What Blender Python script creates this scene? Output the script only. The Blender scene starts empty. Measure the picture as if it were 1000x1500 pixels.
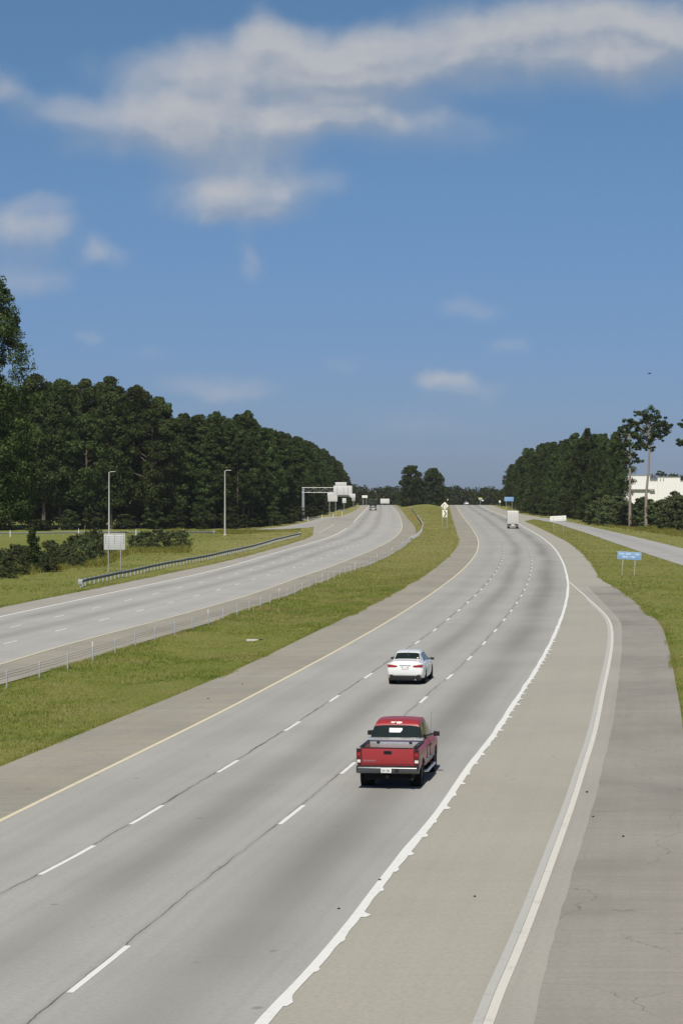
import bpy, bmesh, math, random
import numpy as np
from mathutils import Vector, Matrix

random.seed(7)
rng = np.random.default_rng(11)
R = math.radians
scene = bpy.context.scene
COL = scene.collection

# ------------------------------------------------------------------ camera numbers
F = 3400.0; H = 8.8; HY = 720.0          # focal length in photo pixels, eye height, horizon row

# ------------------------------------------------------------------ terrain profile along the road
_zk = np.array([-300, 0, 300, 400, 500, 650, 850, 1000, 1070, 1120, 1200, 1350, 1500, 3000, 20000.0])
_ek = np.array([0, 0, 0, .2, .55, 1.35, 2.1, 2.55, 2.65, 2.4, 1.2, -2, -5, -6, -6.0])
ZS = np.concatenate([np.arange(-120, 15, 5.0), np.geomspace(15, 1400, 620), np.geomspace(1420, 14000, 60)])
_zz = np.arange(-400, 16000, 4.0)
_ee = np.interp(_zz, _zk, _ek)
_k = np.exp(-0.5 * (np.arange(-30, 31) * 4 / 35.0) ** 2); _k /= _k.sum()
_ee = np.convolve(np.pad(_ee, 30, mode='edge'), _k, 'valid')
EV = np.interp(ZS, _zz, _ee)
def E(z): return np.interp(z, ZS, EV)

_m = (ZS > 20) & (ZS < 1300)
_pz = ZS[_m]; _py = HY + (H - E(_pz)) * F / _pz
_ic = int(np.argmin(np.where(_pz < 1150, _py, 1e9)))
CREST = float(_pz[_ic])
_pz = _pz[:_ic + 1]; _py = np.minimum.accumulate(_py[:_ic + 1])
def depth(py): return float(np.interp(-py, -_py, _pz))
def at(px, py):
    z = depth(py); return ((px - 500) * z / F, z)
def atz(px, z): return ((px - 500) * z / F, z)

# ------------------------------------------------------------------ traced road edges as smooth plan curves x(y)
def edge(pts, sig=7):
    p = np.array(sorted([at(*q)[::-1] for q in pts]))
    z, x = p[:, 0], p[:, 1]
    keep = np.concatenate([[True], np.diff(z) > .5]); z, x = z[keep], x[keep]
    xs = np.interp(ZS, z, x)
    j = min(3, len(z) - 1)
    s0 = (x[j] - x[0]) / (z[j] - z[0]); s1 = (x[-1] - x[-1 - j]) / (z[-1] - z[-1 - j])
    xs = np.where(ZS < z[0], x[0] + s0 * (ZS - z[0]), xs)
    xs = np.where(ZS > z[-1], x[-1] + s1 * (ZS - z[-1]), xs)
    k = np.exp(-0.5 * (np.arange(-3 * sig, 3 * sig + 1) / sig) ** 2); k /= k.sum()
    a = np.where((ZS >= 15) & (ZS <= 1400))[0]
    seg = xs[a]; n = 3 * sig
    pad = np.concatenate([2 * seg[0] - seg[n:0:-1], seg, 2 * seg[-1] - seg[-2:-n - 2:-1]])
    # smoothing in log depth: remove the linear trend of x(z) first so the ends stay straight
    xs[a] = np.convolve(pad, k, 'valid')
    return xs
def X(e, z): return float(np.interp(z, ZS, e))

YR = edge([(0,1203),(200,1105),(329,1041),(440,982),(500,949.5),(520,938),(566,912),(604,888),(632,870),(656,852),(674,838),(690,821),(698,810),(701,796),(700,790),(696,782),(688,770),(680,761),(674,753),(669,744),(667,740)])
WR = edge([(382.5,1498.6),(434.5,1446.6),(509,1362),(564.5,1284),(610,1229),(649,1183),(688,1121.5),(740,1053),(757,1022),(778,992),(796,962),(811,932),(823,902),(829,881),(832,857),(830.5,848),(826,828.5),(820,816),(811,802),(799,791.5),(784,781),(769,773.5),(752,763),(732,753),(717,748),(703,740.5)])
L1E = edge([(0,1310),(64,1280),(139,1240),(192,1207),(237,1181),(317,1132),(349,1115),(415,1071),(440,1058),(481,1028),(535,993),(548,984),(606,942),(632,922.5)])
L2E = edge([(50,1497),(100,1455),(190,1385),(290,1300),(410,1207),(446,1180),(497,1134),(520,1118),(614,1030),(652,994),(680,967),(689,960)])
RG = edge([(0,1123),(200,1041),(248,1023),(296,1002),(329,988.5),(398,957),(458,927),(500,907.3),(520,898),(564,876),(598,856),(628,839),(648,823),(662,810),(669,801),(671.5,792),(669,782),(666,772),(662,760),(659,748),(657,741)])
YL = edge([(0,974),(90,945.5),(150,930.5),(270,899),(307,888.5),(370,870.5),(439,845),(480,832),(512,819),(544,806.4),(569.6,793.6),(582.4,784),(588,776),(589,769.6),(585.6,756.8),(580.8,748),(572.8,740.8)])
WL = edge([(0,903.5),(90,884),(180,864.5),(250,850),(300,839),(340,828.5),(400,810.5),(460,794),(480,788.5),(496,781),(512,771),(521.5,760.5),(529.6,752),(536,745.6),(541.6,740)])
LG = edge([(0,1002.5),(39,992),(90,977),(144,962),(204,941),(261,925),(310,912.5),(394,882.5),(475,851),(509,838),(547,825.6),(579,809.6),(598,796.8),(608,787),(609.6,776),(605,768),(595,758),(590,750),(582,742)])
LO = edge([(0,890),(60,878),(120,866),(210,848),(250,839),(310,827),(370,812),(418,798.5),(448,789.5),(458,783.5),(460,766),(490,758),(505,754),(520,748),(529,740)], 4)
W2 = edge([(832,852),(850,867.5),(868,884),(886,900.5),(893.5,912.5),(895.6,929),(894.4,950),(889,980),(883,1006),(878.5,1030),(872.5,1060),(865,1090),(854.5,1120),(844,1156),(828,1203),(802,1274),(779,1336),(753,1401),(727,1459.6),(714,1498)], 4)
ST = edge([(853,851),(898,899),(910,908),(910.5,935),(907,980),(905.5,1000),(898,1054),(886,1111),(870,1173.5),(834,1290.6),(805,1388),(779,1498.6)], 4)
RO = edge([(764,762.5),(784,770.5),(805,781),(832,794.5),(850,808),(868,829),(877,848),(898,858.5),(925,878),(949,899),(965.5,911),(973,929),(980,956),(985,980),(990.5,1012),(996,1039),(1000,1080),(1003,1150),(1004,1300),(1001,1440),(1000,1498)], 4)
RL = edge([(764.5,759.5),(805,763),(835,773.5),(868,784),(910,799),(955,814),(1000,828.4)])
RU = edge([(722,740.5),(729,743.5),(739,747),(750,750),(764.5,754),(790,757),(835,764.5),(880,775),(940,788.5),(1000,803.5)])
# beyond the gore noses the carriageway pavement runs on to the far edge of each ramp
def _blend(a, b, z0, z1):
    t = np.clip((ZS - z0) / (z1 - z0), 0, 1); t = t * t * (3 - 2 * t); return a * (1 - t) + b * t
_zn = depth(762)
RO = _blend(RO, RU, _zn - 25, _zn + 60)
L1E = _blend(L1E, YR * 2 / 3 + WR / 3, 110, 150); L2E = _blend(L2E, YR / 3 + WR * 2 / 3, 95, 120)
ZR_NEAR = 150.0

RAMP = [(-1.0, 680), (-4.5, 600), (-7.5, 560), (-10, 528), (-14.5, 508), (-24, 497), (-40, 489), (-62, 485), (-100, 481), (-160, 478)]
def resample(pts, step, smooth=True):
    p = np.array(pts, float)
    if smooth:
        for _ in range(3):
            q = np.empty((2 * len(p), p.shape[1]))
            q[0::2] = p * 1.0; q[1::2][:-1] = (p[:-1] + p[1:]) / 2; q = q[:-1]
            q[1:-1] = (q[:-2] + 2 * q[1:-1] + q[2:]) / 4
            p = q
    d = np.concatenate([[0], np.cumsum(np.linalg.norm(np.diff(p, axis=0), axis=1))])
    s = np.arange(0, d[-1], step)
    return np.stack([np.interp(s, d, p[:, i]) for i in range(p.shape[1])], 1)
RAMPC = resample(RAMP, 3.0)

def sstep(x, a, b):
    t = np.clip((x - a) / (b - a), 0, 1); return t * t * (3 - 2 * t)
def vnoise(x, y, sc, seed=0):
    # cheap smooth value noise
    x = np.asarray(x) / sc + seed * 17.3; y = np.asarray(y) / sc + seed * 9.1
    xi = np.floor(x); yi = np.floor(y); fx = x - xi; fy = y - yi
    fx = fx * fx * (3 - 2 * fx); fy = fy * fy * (3 - 2 * fy)
    def h(a, b):
        v = np.sin(a * 127.1 + b * 311.7) * 43758.5453; return v - np.floor(v)
    return (h(xi, yi) * (1 - fx) + h(xi + 1, yi) * fx) * (1 - fy) + (h(xi, yi + 1) * (1 - fx) + h(xi + 1, yi + 1) * fx) * fy

def pave_dist(x, y):
    """metres outside the nearest pavement (negative inside)"""
    x = np.asarray(x, float); y = np.asarray(y, float)
    def iv(a, b):
        lo = np.interp(y, ZS, a); hi = np.interp(y, ZS, b)
        return np.maximum(lo - x, x - hi)
    d = np.minimum(iv(LO, LG), iv(RG, RO))
    r = iv(RL, RU); r = np.where(y < ZR_NEAR, np.maximum(r, ZR_NEAR - y), r)
    d = np.minimum(d, r)
    shp = x.shape; xf = x.ravel(); yf = y.ravel()
    rd = np.full(xf.shape, 999.0)
    m = (yf > 420) & (yf < 700) & (xf < 25)
    if m.any():
        P = np.stack([xf[m], yf[m]], 1)
        dd = np.full(len(P), 999.0)
        for c in RAMPC[::1]:
            dd = np.minimum(dd, np.hypot(P[:, 0] - c[0], P[:, 1] - c[1]))
        rd[m] = dd - 3.6
    return np.minimum(d, rd.reshape(shp))

def dip(x): return 1.5 * sstep(-np.asarray(x, float), 15, 34)
def ramp_dist(x, y):
    xf = np.asarray(x, float).ravel(); yf = np.asarray(y, float).ravel(); rd = np.full(xf.shape, 999.0)
    m = (yf > 440) & (yf < 640) & (xf < 5)
    if m.any():
        dd = np.full(int(m.sum()), 999.0)
        for c in RAMPC: dd = np.minimum(dd, np.hypot(xf[m] - c[0], yf[m] - c[1]))
        rd[m] = dd
    return rd.reshape(np.shape(x))
def gz(x, y):
    x = np.asarray(x, float); y = np.asarray(y, float)
    d = pave_dist(x, y)
    mid = (x > np.interp(y, ZS, LG)) & (x < np.interp(y, ZS, RG))
    z = E(y) - .06 + .045 * sstep(d, .1, .8)
    z = z - np.where(mid, .28 * sstep(d, 1.0, 5.0) * (y < 520), 0)
    z = z + np.where(mid, .95 * sstep(d, 2.0, 9.0) * sstep(y, 600, 940) * (1 - sstep(y, 1010, 1150)), 0)
    z = z + (vnoise(x, y, 14, 1) - .5) * .35 * sstep(d, 2, 10) + (vnoise(x, y, 4, 2) - .5) * .08 * sstep(d, .8, 4)
    z = z + np.where(~mid, (vnoise(x, y, 70, 3) - .4) * 1.1 * sstep(d, 25, 90), 0)
    z = z - dip(x) * (1 - sstep(ramp_dist(x, y), 4.5, 11.0))
    return z
def g1(x, y): return float(gz(np.array([x]), np.array([y]))[0])

# ------------------------------------------------------------------ object helpers
def tag(o, label=None, cat=None, group=None, kind=None):
    if label: o['label'] = label
    if cat: o['category'] = cat
    if group: o['group'] = group
    if kind: o['kind'] = kind
    return o
def empty(name, loc=(0, 0, 0), rz=0, rx=0):
    o = bpy.data.objects.new(name, None); COL.objects.link(o)
    o.location = loc; o.rotation_euler = (rx, 0, rz); o.empty_display_size = .3
    return o
def link(name, me, parent=None, mat=None):
    if mat is not None:
        me.materials.clear(); me.materials.append(mat)
    o = bpy.data.objects.new(name, me); COL.objects.link(o)
    if parent is not None: o.parent = parent
    return o
def copy_tree(o, parent=None):
    c = o.copy(); COL.objects.link(c); c.parent = parent
    for ch in o.children: copy_tree(ch, c)
    return c
def np_mesh(name, V, Fq, uv=None, smooth=False):
    V = np.asarray(V, np.float32); Fq = np.asarray(Fq, np.int32)
    me = bpy.data.meshes.new(name)
    n, k = Fq.shape
    me.vertices.add(len(V)); me.vertices.foreach_set('co', V.ravel())
    me.loops.add(n * k); me.loops.foreach_set('vertex_index', Fq.ravel())
    me.polygons.add(n); me.polygons.foreach_set('loop_start', np.arange(0, n * k, k, dtype=np.int32))
    if smooth: me.polygons.foreach_set('use_smooth', np.ones(n, bool))
    if uv is not None:
        l = me.uv_layers.new(name='UVMap'); l.data.foreach_set('uv', np.asarray(uv, np.float32)[Fq.ravel()].ravel())
    me.update(calc_edges=True); me.validate(); return me
def shade(me, ang=35):
    me.polygons.foreach_set('use_smooth', np.ones(len(me.polygons), bool))
    me.set_sharp_from_angle(angle=R(ang)); return me

class MB:
    def __init__(s): s.v = []; s.f = []
    def add(s, vs, fs):
        b = len(s.v); s.v += [tuple(v) for v in vs]; s.f += [tuple(b + i for i in f) for f in fs]; return s
    def box(s, c, d, rot=None):
        x, y, z = d[0] / 2, d[1] / 2, d[2] / 2
        vs = [Vector((sx * x, sy * y, sz * z)) for sz in (-1, 1) for sy in (-1, 1) for sx in (-1, 1)]
        if rot is not None: vs = [rot @ v for v in vs]
        vs = [v + Vector(c) for v in vs]
        return s.add(vs, [(0, 2, 3, 1), (4, 5, 7, 6), (0, 1, 5, 4), (2, 6, 7, 3), (0, 4, 6, 2), (1, 3, 7, 5)])
    def box2(s, a, b): return s.box([(p + q) / 2 for p, q in zip(a, b)], [abs(q - p) for p, q in zip(a, b)])
    def tube(s, pts, rad, n=8, cap=True):
        pts = [Vector(p) for p in pts]; m = len(pts)
        rad = [rad] * m if not hasattr(rad, '__len__') else rad
        vs = []; 
        for i, p in enumerate(pts):
            t = (pts[min(i + 1, m - 1)] - pts[max(i - 1, 0)]).normalized()
            u = t.cross(Vector((0, 0, 1)) if abs(t.z) < .9 else Vector((1, 0, 0))).normalized(); w = t.cross(u)
            for k in range(n):
                a = 2 * math.pi * k / n; vs.append(p + (u * math.cos(a) + w * math.sin(a)) * rad[i])
        fs = [(i * n + k, i * n + (k + 1) % n, (i + 1) * n + (k + 1) % n, (i + 1) * n + k) for i in range(m - 1) for k in range(n)]
        if cap: fs += [tuple(range(n))[::-1], tuple((m - 1) * n + k for k in range(n))]
        return s.add(vs, fs)
    def lathe_x(s, prof, n=28, cx=(0, 0, 0)):
        # profile of (x, r) closed loop swept around the x axis
        m = len(prof); vs = []
        for k in range(n):
            a = 2 * math.pi * k / n
            for (x, r) in prof: vs.append((cx[0] + x, cx[1] + r * math.cos(a), cx[2] + r * math.sin(a)))
        fs = [(k * m + j, k * m + (j + 1) % m, ((k + 1) % n) * m + (j + 1) % m, ((k + 1) % n) * m + j) for k in range(n) for j in range(m)]
        return s.add(vs, fs)
    def prism(s, poly, axis, a, b):
        # polygon in the two other axes extruded along axis from a to b
        def mk(p, t):
            q = list(p); q.insert(axis, t); return q
        n = len(poly)
        vs = [mk(p, a) for p in poly] + [mk(p, b) for p in poly]
        fs = [tuple(range(n))[::-1], tuple(range(n, 2 * n))] + [(i, (i + 1) % n, n + (i + 1) % n, n + i) for i in range(n)]
        return s.add(vs, fs)
    def loft(s, rings, cap=True):
        n = len(rings[0]); vs = [p for r in rings for p in r]; m = len(rings)
        fs = [(i * n + k, i * n + (k + 1) % n, (i + 1) * n + (k + 1) % n, (i + 1) * n + k) for i in range(m - 1) for k in range(n)]
        if cap: fs += [tuple(range(n))[::-1], tuple((m - 1) * n + k for k in range(n))]
        return s.add(vs, fs)
    def mesh(s, name, bev=0, ang=35, seg=2):
        me = bpy.data.meshes.new(name); me.from_pydata([tuple(v) for v in s.v], [], s.f)
        bm = bmesh.new(); bm.from_mesh(me)
        bmesh.ops.recalc_face_normals(bm, faces=bm.faces)
        if bev:
            ed = [e for e in bm.edges if len(e.link_faces) == 2 and e.calc_face_angle(0) > R(40)]
            bmesh.ops.bevel(bm, geom=ed, offset=bev, segments=seg, affect='EDGES', clamp_overlap=True, profile=.6)
        bm.to_mesh(me); bm.free(); shade(me, ang); return me
    def build(s, name, mat, parent=None, bev=0, ang=35, seg=2):
        return link(name, s.mesh(name, bev, ang, seg), parent, mat)

# ------------------------------------------------------------------ material helpers
class NT:
    def __init__(s, tree): s.t = tree; s.nodes = tree.nodes; s.links = tree.links
    def n(s, typ, ins=None, **props):
        nd = s.nodes.new(typ)
        for k, v in props.items(): setattr(nd, k, v)
        for k, v in (ins or {}).items(): s.set(nd.inputs[k], v)
        return nd
    def set(s, sock, v):
        if hasattr(v, 'is_linked') or isinstance(v, bpy.types.NodeSocket): s.links.new(v, sock)
        elif hasattr(sock.default_value, '__len__') and not hasattr(v, '__len__'): sock.default_value = (v,) * len(sock.default_value)
        elif hasattr(v, '__len__') and len(v) == 3 and len(sock.default_value) == 4: sock.default_value = (*v, 1)
        else: sock.default_value = v
    def m(s, op, a, b=0.0, c=0.0, clamp=False):
        nd = s.n('ShaderNodeMath', operation=op, use_clamp=clamp)
        s.set(nd.inputs[0], a); s.set(nd.inputs[1], b); s.set(nd.inputs[2], c); return nd.outputs[0]
    def mix(s, f, a, b, blend='MIX'):
        nd = s.n('ShaderNodeMix', data_type='RGBA', blend_type=blend)
        s.set(nd.inputs[0], f); s.set(nd.inputs[6], a); s.set(nd.inputs[7], b); return nd.outputs[2]
    def ramp(s, v, lo, hi, a=0.0, b=1.0):
        nd = s.n('ShaderNodeMapRange', interpolation_type='SMOOTHSTEP')
        for i, q in enumerate((v, lo, hi, a, b)): s.set(nd.inputs[i], q)
        return nd.outputs[0]
    def noise(s, vec, scale, detail=3, rough=.55, dim='3D'):
        nd = s.n('ShaderNodeTexNoise', noise_dimensions=dim)
        if vec is not None: s.set(nd.inputs['Vector'], vec)
        s.set(nd.inputs['Scale'], scale); s.set(nd.inputs['Detail'], detail); s.set(nd.inputs['Roughness'], rough)
        return nd.outputs['Fac']
    def vec(s, x, y, z=0.0):
        nd = s.n('ShaderNodeCombineXYZ'); s.set(nd.inputs[0], x); s.set(nd.inputs[1], y); s.set(nd.inputs[2], z); return nd.outputs[0]
    def gauss(s, x, c, w):
        d = s.m('DIVIDE', s.m('SUBTRACT', x, c), w)
        return s.m('POWER', 2.71828, s.m('MULTIPLY', s.m('MULTIPLY', d, d), -1.0))
    def near(s, x, c, w0, w1):
        return s.ramp(s.m('ABSOLUTE', s.m('SUBTRACT', x, c)), w0, w1, 1.0, 0.0)

def srgb(r, g, b):
    f = lambda c: (c / 255 / 12.92) if c / 255 <= .04045 else ((c / 255 + .055) / 1.055) ** 2.4
    return (f(r), f(g), f(b))
def newmat(name):
    m = bpy.data.materials.new(name); m.use_nodes = True
    nt = NT(m.node_tree); b = m.node_tree.nodes['Principled BSDF']; return m, nt, b
def simple(name, col, rough=.5, metal=0.0, spec=.5, var=.12, vs=3.0, coat=0.0):
    m, nt, b = newmat(name)
    tc = nt.n('ShaderNodeTexCoord').outputs['Object']
    f = nt.noise(tc, vs, 4)
    c = nt.mix(f, tuple(c * (1 - var) for c in col), tuple(min(1, c * (1 + var)) for c in col))
    nt.set(b.inputs['Base Color'], c)
    nt.set(b.inputs['Roughness'], nt.m('ADD', rough - .06, nt.m('MULTIPLY', f, .12)))
    b.inputs['Metallic'].default_value = metal; b.inputs['Specular IOR Level'].default_value = spec
    b.inputs['Coat Weight'].default_value = coat; b.inputs['Coat Roughness'].default_value = .04
    return m

def concrete(name, width, base, dark, bands=(), cracks=(), joint=9.0, jointamp=.25, blot=.12, streak=.08, warm=None, cross=0.0, mapcrack=0.0):
    """paving whose wear follows the travel direction: U across in metres, V along in metres"""
    m, nt, b = newmat(name)
    uv = nt.n('ShaderNodeUVMap').outputs[0]
    sp = nt.n('ShaderNodeSeparateXYZ', {0: uv}); U, V = sp.outputs[0], sp.outputs[1]
    big = nt.noise(nt.vec(U, V), .09, 3)
    med = nt.noise(nt.vec(nt.m('MULTIPLY', U, .8), nt.m('MULTIPLY', V, .25), 4.0), .6, 4)
    fine = nt.noise(nt.vec(U, V, 9.0), 9.0, 3, .7)
    st = nt.noise(nt.vec(nt.m('MULTIPLY', U, 2.6), nt.m('MULTIPLY', V, .02), 2.0), 1.0, 3)
    c = nt.mix(nt.ramp(big, .3, .7), tuple(x * (1 - blot) for x in base), tuple(x * (1 + blot * .5) for x in base))
    if warm: c = nt.mix(nt.ramp(nt.noise(nt.vec(U, V, 21.0), .3, 4), .4, .65, 0, .55), c, warm)
    def darken(c, fac, col=dark): return nt.mix(fac, c, col)
    c = darken(c, nt.ramp(med, .45, .8, 0, blot * 1.6))
    c = darken(c, nt.ramp(st, .4, .8, 0, streak * 2))
    for (uc, w, amp) in bands:
        wob = nt.m('ADD', U, nt.m('MULTIPLY', nt.m('SUBTRACT', nt.noise(nt.vec(0.0, V, uc), .02, 1), .5), 1.1))
        g = nt.gauss(wob, uc, w)
        g = nt.m('MULTIPLY', g, nt.ramp(nt.noise(nt.vec(nt.m('MULTIPLY', U, .5), V, uc + 3), .04, 3), .25, .65, amp * .45, amp))
        c = darken(c, g)
    if cross:
        cr = nt.noise(nt.vec(nt.m('MULTIPLY', U, .15), nt.m('MULTIPLY', V, 1.6), 5.0), 1.6, 4, .7)
        c = darken(c, nt.ramp(cr, .42, .75, 0, cross))
    if joint:
        fr = nt.m('ABSOLUTE', nt.m('SUBTRACT', nt.m('FRACT', nt.m('DIVIDE', V, joint)), .5))
        jl = nt.ramp(fr, 0.0, .07 / joint, jointamp, 0)
        c = darken(c, nt.m('MULTIPLY', jl, nt.ramp(nt.noise(nt.vec(U, V, 7.0), .35, 2), .35, .6)))
    if mapcrack:
        wv = nt.n('ShaderNodeVectorMath', {0: nt.vec(U, nt.m('MULTIPLY', V, .6), 1.0), 1: nt.n('ShaderNodeTexNoise', {'Vector': nt.vec(U, V, 2.0), 'Scale': .9, 'Detail': 4.0}).outputs['Color']}, operation='ADD').outputs[0]
        ed = nt.n('ShaderNodeTexVoronoi', {'Vector': wv, 'Scale': .42}, feature='DISTANCE_TO_EDGE').outputs['Distance']
        c = nt.mix(nt.m('MULTIPLY', nt.ramp(ed, .002, .008, mapcrack, 0), nt.ramp(nt.noise(nt.vec(U, V, 31.0), .22, 3), .46, .58)), c, (.05, .048, .045))
    for (uc, w, amp) in cracks:
        wob = nt.m('ADD', U, nt.m('MULTIPLY', nt.m('SUBTRACT', nt.noise(nt.vec(0.0, V, uc * 3), .45, 4, .6), .5), .22))
        wid = nt.ramp(nt.noise(nt.vec(0.0, V, uc + 40), .3, 3), .35, .75, w * .35, w * 1.5)
        d = nt.m('ABSOLUTE', nt.m('SUBTRACT', wob, uc))
        k = nt.m('LESS_THAN', d, wid)
        c = nt.mix(nt.m('MULTIPLY', k, amp), c, (.028, .029, .032))
        halo = nt.m('MULTIPLY', nt.ramp(d, 0.0, .16, 1.0, 0.0), amp * .28)
        c = nt.mix(halo, c, dark)
        # short spalls and side cracks
        sp2 = nt.m('MULTIPLY', nt.ramp(nt.noise(nt.vec(nt.m('MULTIPLY', U, 1.5), V, uc + 70), 1.3, 3), .70, .74), nt.ramp(d, .12, .34, 1, 0))
        c = nt.mix(nt.m('MULTIPLY', sp2, amp * .8), c, (.05, .05, .05))
    # sparse oil spots and grit
    vo = nt.n('ShaderNodeTexVoronoi', {'Vector': nt.vec(U, V, 0.0), 'Scale': .55, 'Randomness': 1.0})
    c = nt.mix(nt.ramp(vo.outputs['Distance'], .035, .07, .55, 0), c, dark)
    grain = nt.noise(nt.vec(U, V, 13.0), 38.0, 2, .8)
    c = nt.mix(nt.ramp(fine, .42, .66, .0, .24), c, tuple(x * .55 for x in base))
    c = nt.mix(nt.ramp(grain, .45, .75, .0, .25), c, tuple(x * .45 for x in base))
    c = nt.mix(nt.ramp(grain, .25, .42, .18, 0), c, tuple(min(1, x * 1.35) for x in base))
    nt.set(b.inputs['Base Color'], c)
    b.inputs['Roughness'].default_value = .88; b.inputs['Specular IOR Level'].default_value = .25
    bp = nt.n('ShaderNodeBump', {'Strength': .35, 'Distance': .01, 'Height': fine}); nt.set(b.inputs['Normal'], bp.outputs[0])
    return m

def paint_mat(name, col, wear=.35, under=(.3, .3, .29)):
    m, nt, b = newmat(name)
    tc = nt.n('ShaderNodeTexCoord').outputs['Object']
    w = nt.ramp(nt.noise(tc, 2.3, 5, .7), .52, .72, 0, wear)
    w2 = nt.ramp(nt.noise(tc, 11, 3, .7), .55, .75, 0, wear * .7)
    nt.set(b.inputs['Base Color'], nt.mix(w2, nt.mix(w, col, under), under))
    b.inputs['Roughness'].default_value = .7; return m

def leaf_mat(name, a, b_, trans=.22, c3=None, dry=None):
    m, nt, bs = newmat(name)
    oi = nt.n('ShaderNodeObjectInfo')
    geo = nt.n('ShaderNodeNewGeometry')
    f = nt.noise(nt.n('ShaderNodeTexCoord').outputs['Object'], .38, 3)
    c = nt.mix(nt.ramp(f, .36, .64), a, b_)
    if c3: c = nt.mix(nt.ramp(nt.noise(nt.n('ShaderNodeTexCoord').outputs['Object'], .9, 3), .56, .66), c, c3)
    if dry:
        py_ = nt.n('ShaderNodeSeparateXYZ', {0: geo.outputs['Position']}).outputs
        fd = nt.m('MULTIPLY', nt.m('MULTIPLY', nt.ramp(py_[1], 170, 340), nt.ramp(py_[0], -35, -8)), nt.ramp(py_[0], 18, 34, 1.0, .45))
        c = nt.mix(nt.m('MULTIPLY', fd, .72), c, (.47, .42, .17))
        c = nt.mix(nt.ramp(nt.noise(nt.n('ShaderNodeTexCoord').outputs['Object'], .13, 5, .65), .46, .68, 0, .75), c, dry)
    c = nt.mix(geo.outputs['Random Per Island'], nt.mix(.35, c, (0, 0, 0)), c)
    hs = nt.n('ShaderNodeHueSaturation', {'Color': c, 'Hue': nt.m('ADD', .485, nt.m('MULTIPLY', oi.outputs['Random'], .03)), 'Value': nt.m('ADD', .68, nt.m('MULTIPLY', oi.outputs['Random'], .64))})
    c = hs.outputs[0]
    d = nt.n('ShaderNodeBsdfDiffuse', {'Color': c}); t = nt.n('ShaderNodeBsdfTranslucent', {'Color': c})
    g = nt.n('ShaderNodeBsdfGlossy', {'Color': (.5, .5, .5), 'Roughness': .55})
    mx = nt.n('ShaderNodeMixShader', {0: trans, 1: d.outputs[0], 2: t.outputs[0]})
    mx2 = nt.n('ShaderNodeMixShader', {0: .012, 1: mx.outputs[0], 2: g.outputs[0]})
    nt.links.new(mx2.outputs[0], m.node_tree.nodes['Material Output'].inputs['Surface'])
    return m

M = {}
M['white_paint'] = paint_mat('white road paint', (.74, .74, .71), .3)
M['old_paint'] = paint_mat('worn white road paint', (.62, .60, .54), .6, (.40, .38, .34))
M['faded_paint'] = paint_mat('faded old road paint', (.46, .45, .42), .5, (.34, .33, .30))
M['yellow_paint'] = paint_mat('faded yellow road paint', (.66, .59, .42), .45, (.37, .35, .30))
M['galv'] = simple('galvanised steel', (.46, .47, .48), .5, .55, .5, .2, 6)
M['galv_dark'] = simple('dark galvanised steel', (.20, .21, .20), .65, .25, .4, .25, 4)  # darker steel tone for rails, cables, catwalk and exhaust stacks
M['alu'] = simple('bare aluminium sign back', (.62, .62, .60), .55, .25, .5, .08, 1.5)
M['pole'] = simple('grey painted steel', (.55, .55, .53), .5, .3, .5, .1, 2)
M['gantry'] = simple('weathered gantry steel', (.34, .36, .40), .55, .3, .5, .1, 2)
M['white_sign'] = simple('white sign sheet', (.78, .77, .72), .5, 0, .5, .05, 1)
M['cream_sign'] = simple('faded yellow sign sheet', (.80, .76, .64), .5, 0, .5, .05, 1)
M['blue_sign'] = simple('blue sign sheet', (.20, .35, .60), .45, 0, .5, .06, 1)
M['yellow_sign'] = simple('yellow sign sheet', (.62, .52, .12), .5)
M['black'] = simple('black plastic', (.012, .012, .013), .5, 0, .4)
M['rubber'] = simple('tyre rubber', (.016, .016, .016), .85, 0, .3)
M['under'] = simple('dark underbody', (.01, .01, .01), .9, 0, .2)
M['glass'] = simple('tinted glass', (.012, .018, .014), .06, 0, .8, .1)
M['red'] = simple('red car paint', (.30, .030, .034), .38, 0.0, .4, .05, 1.2, .15)
M['white_car'] = simple('white car paint', (.80, .81, .80), .25, 0, .5, .02, 1, .6)
M['silver'] = simple('silver metal', (.62, .63, .64), .32, .85, .5, .06)
M['chrome'] = simple('dulled chrome', (.14, .145, .145), .35, .9, .5, .2, 8)
M['dplate'] = simple('aluminium plate', (.70, .70, .68), .38, .7, .5, .08, 8)
M['lamp_red'] = simple('red lamp lens', (.34, .012, .016), .15, 0, .6)
M['lamp_dark'] = simple('dark red lamp lens', (.10, .012, .012), .15, 0, .6)
M['lamp_white'] = simple('clear lamp lens', (.65, .65, .62), .15, 0, .6)
M['plate'] = simple('licence plate white', (.72, .72, .70), .5)
M['grey_ink'] = simple('grey lettering', (.16, .16, .19), .6)
M['white'] = simple('white sheet metal', (.66, .66, .62), .4, 0, .5, .05, 1)
M['roller'] = simple('off white door sheet', (.50, .49, .46), .5, 0, .4, .06, 1)
M['white_wall'] = simple('white wall panels', (.78, .78, .75), .6, 0, .4, .04, .2)
M['grey_trim'] = simple('grey trim', (.3, .3, .3), .6)
M['truck_dark'] = simple('dark green truck paint', (.014, .020, .014), .6, 0, .15, .1, 1, 0)
M['cement'] = simple('pale cement', (.50, .48, .44), .9, 0, .2, .15, 3)
M['bark'] = simple('grey brown bark', (.13, .105, .08), .9, 0, .2, .35, 2)
M['pine_bark'] = simple('pale pine bark', (.25, .215, .175), .9, 0, .2, .3, 2)
M['leaf_wood'] = leaf_mat('broadleaf foliage', (.037, .056, .015), (.084, .112, .034))
M['leaf_pine'] = leaf_mat('pine foliage', (.036, .057, .016), (.082, .114, .036))
M['leaf_shrub'] = leaf_mat('shrub foliage', (.076, .102, .044), (.128, .155, .070), .25, (.22, .22, .045))
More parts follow.
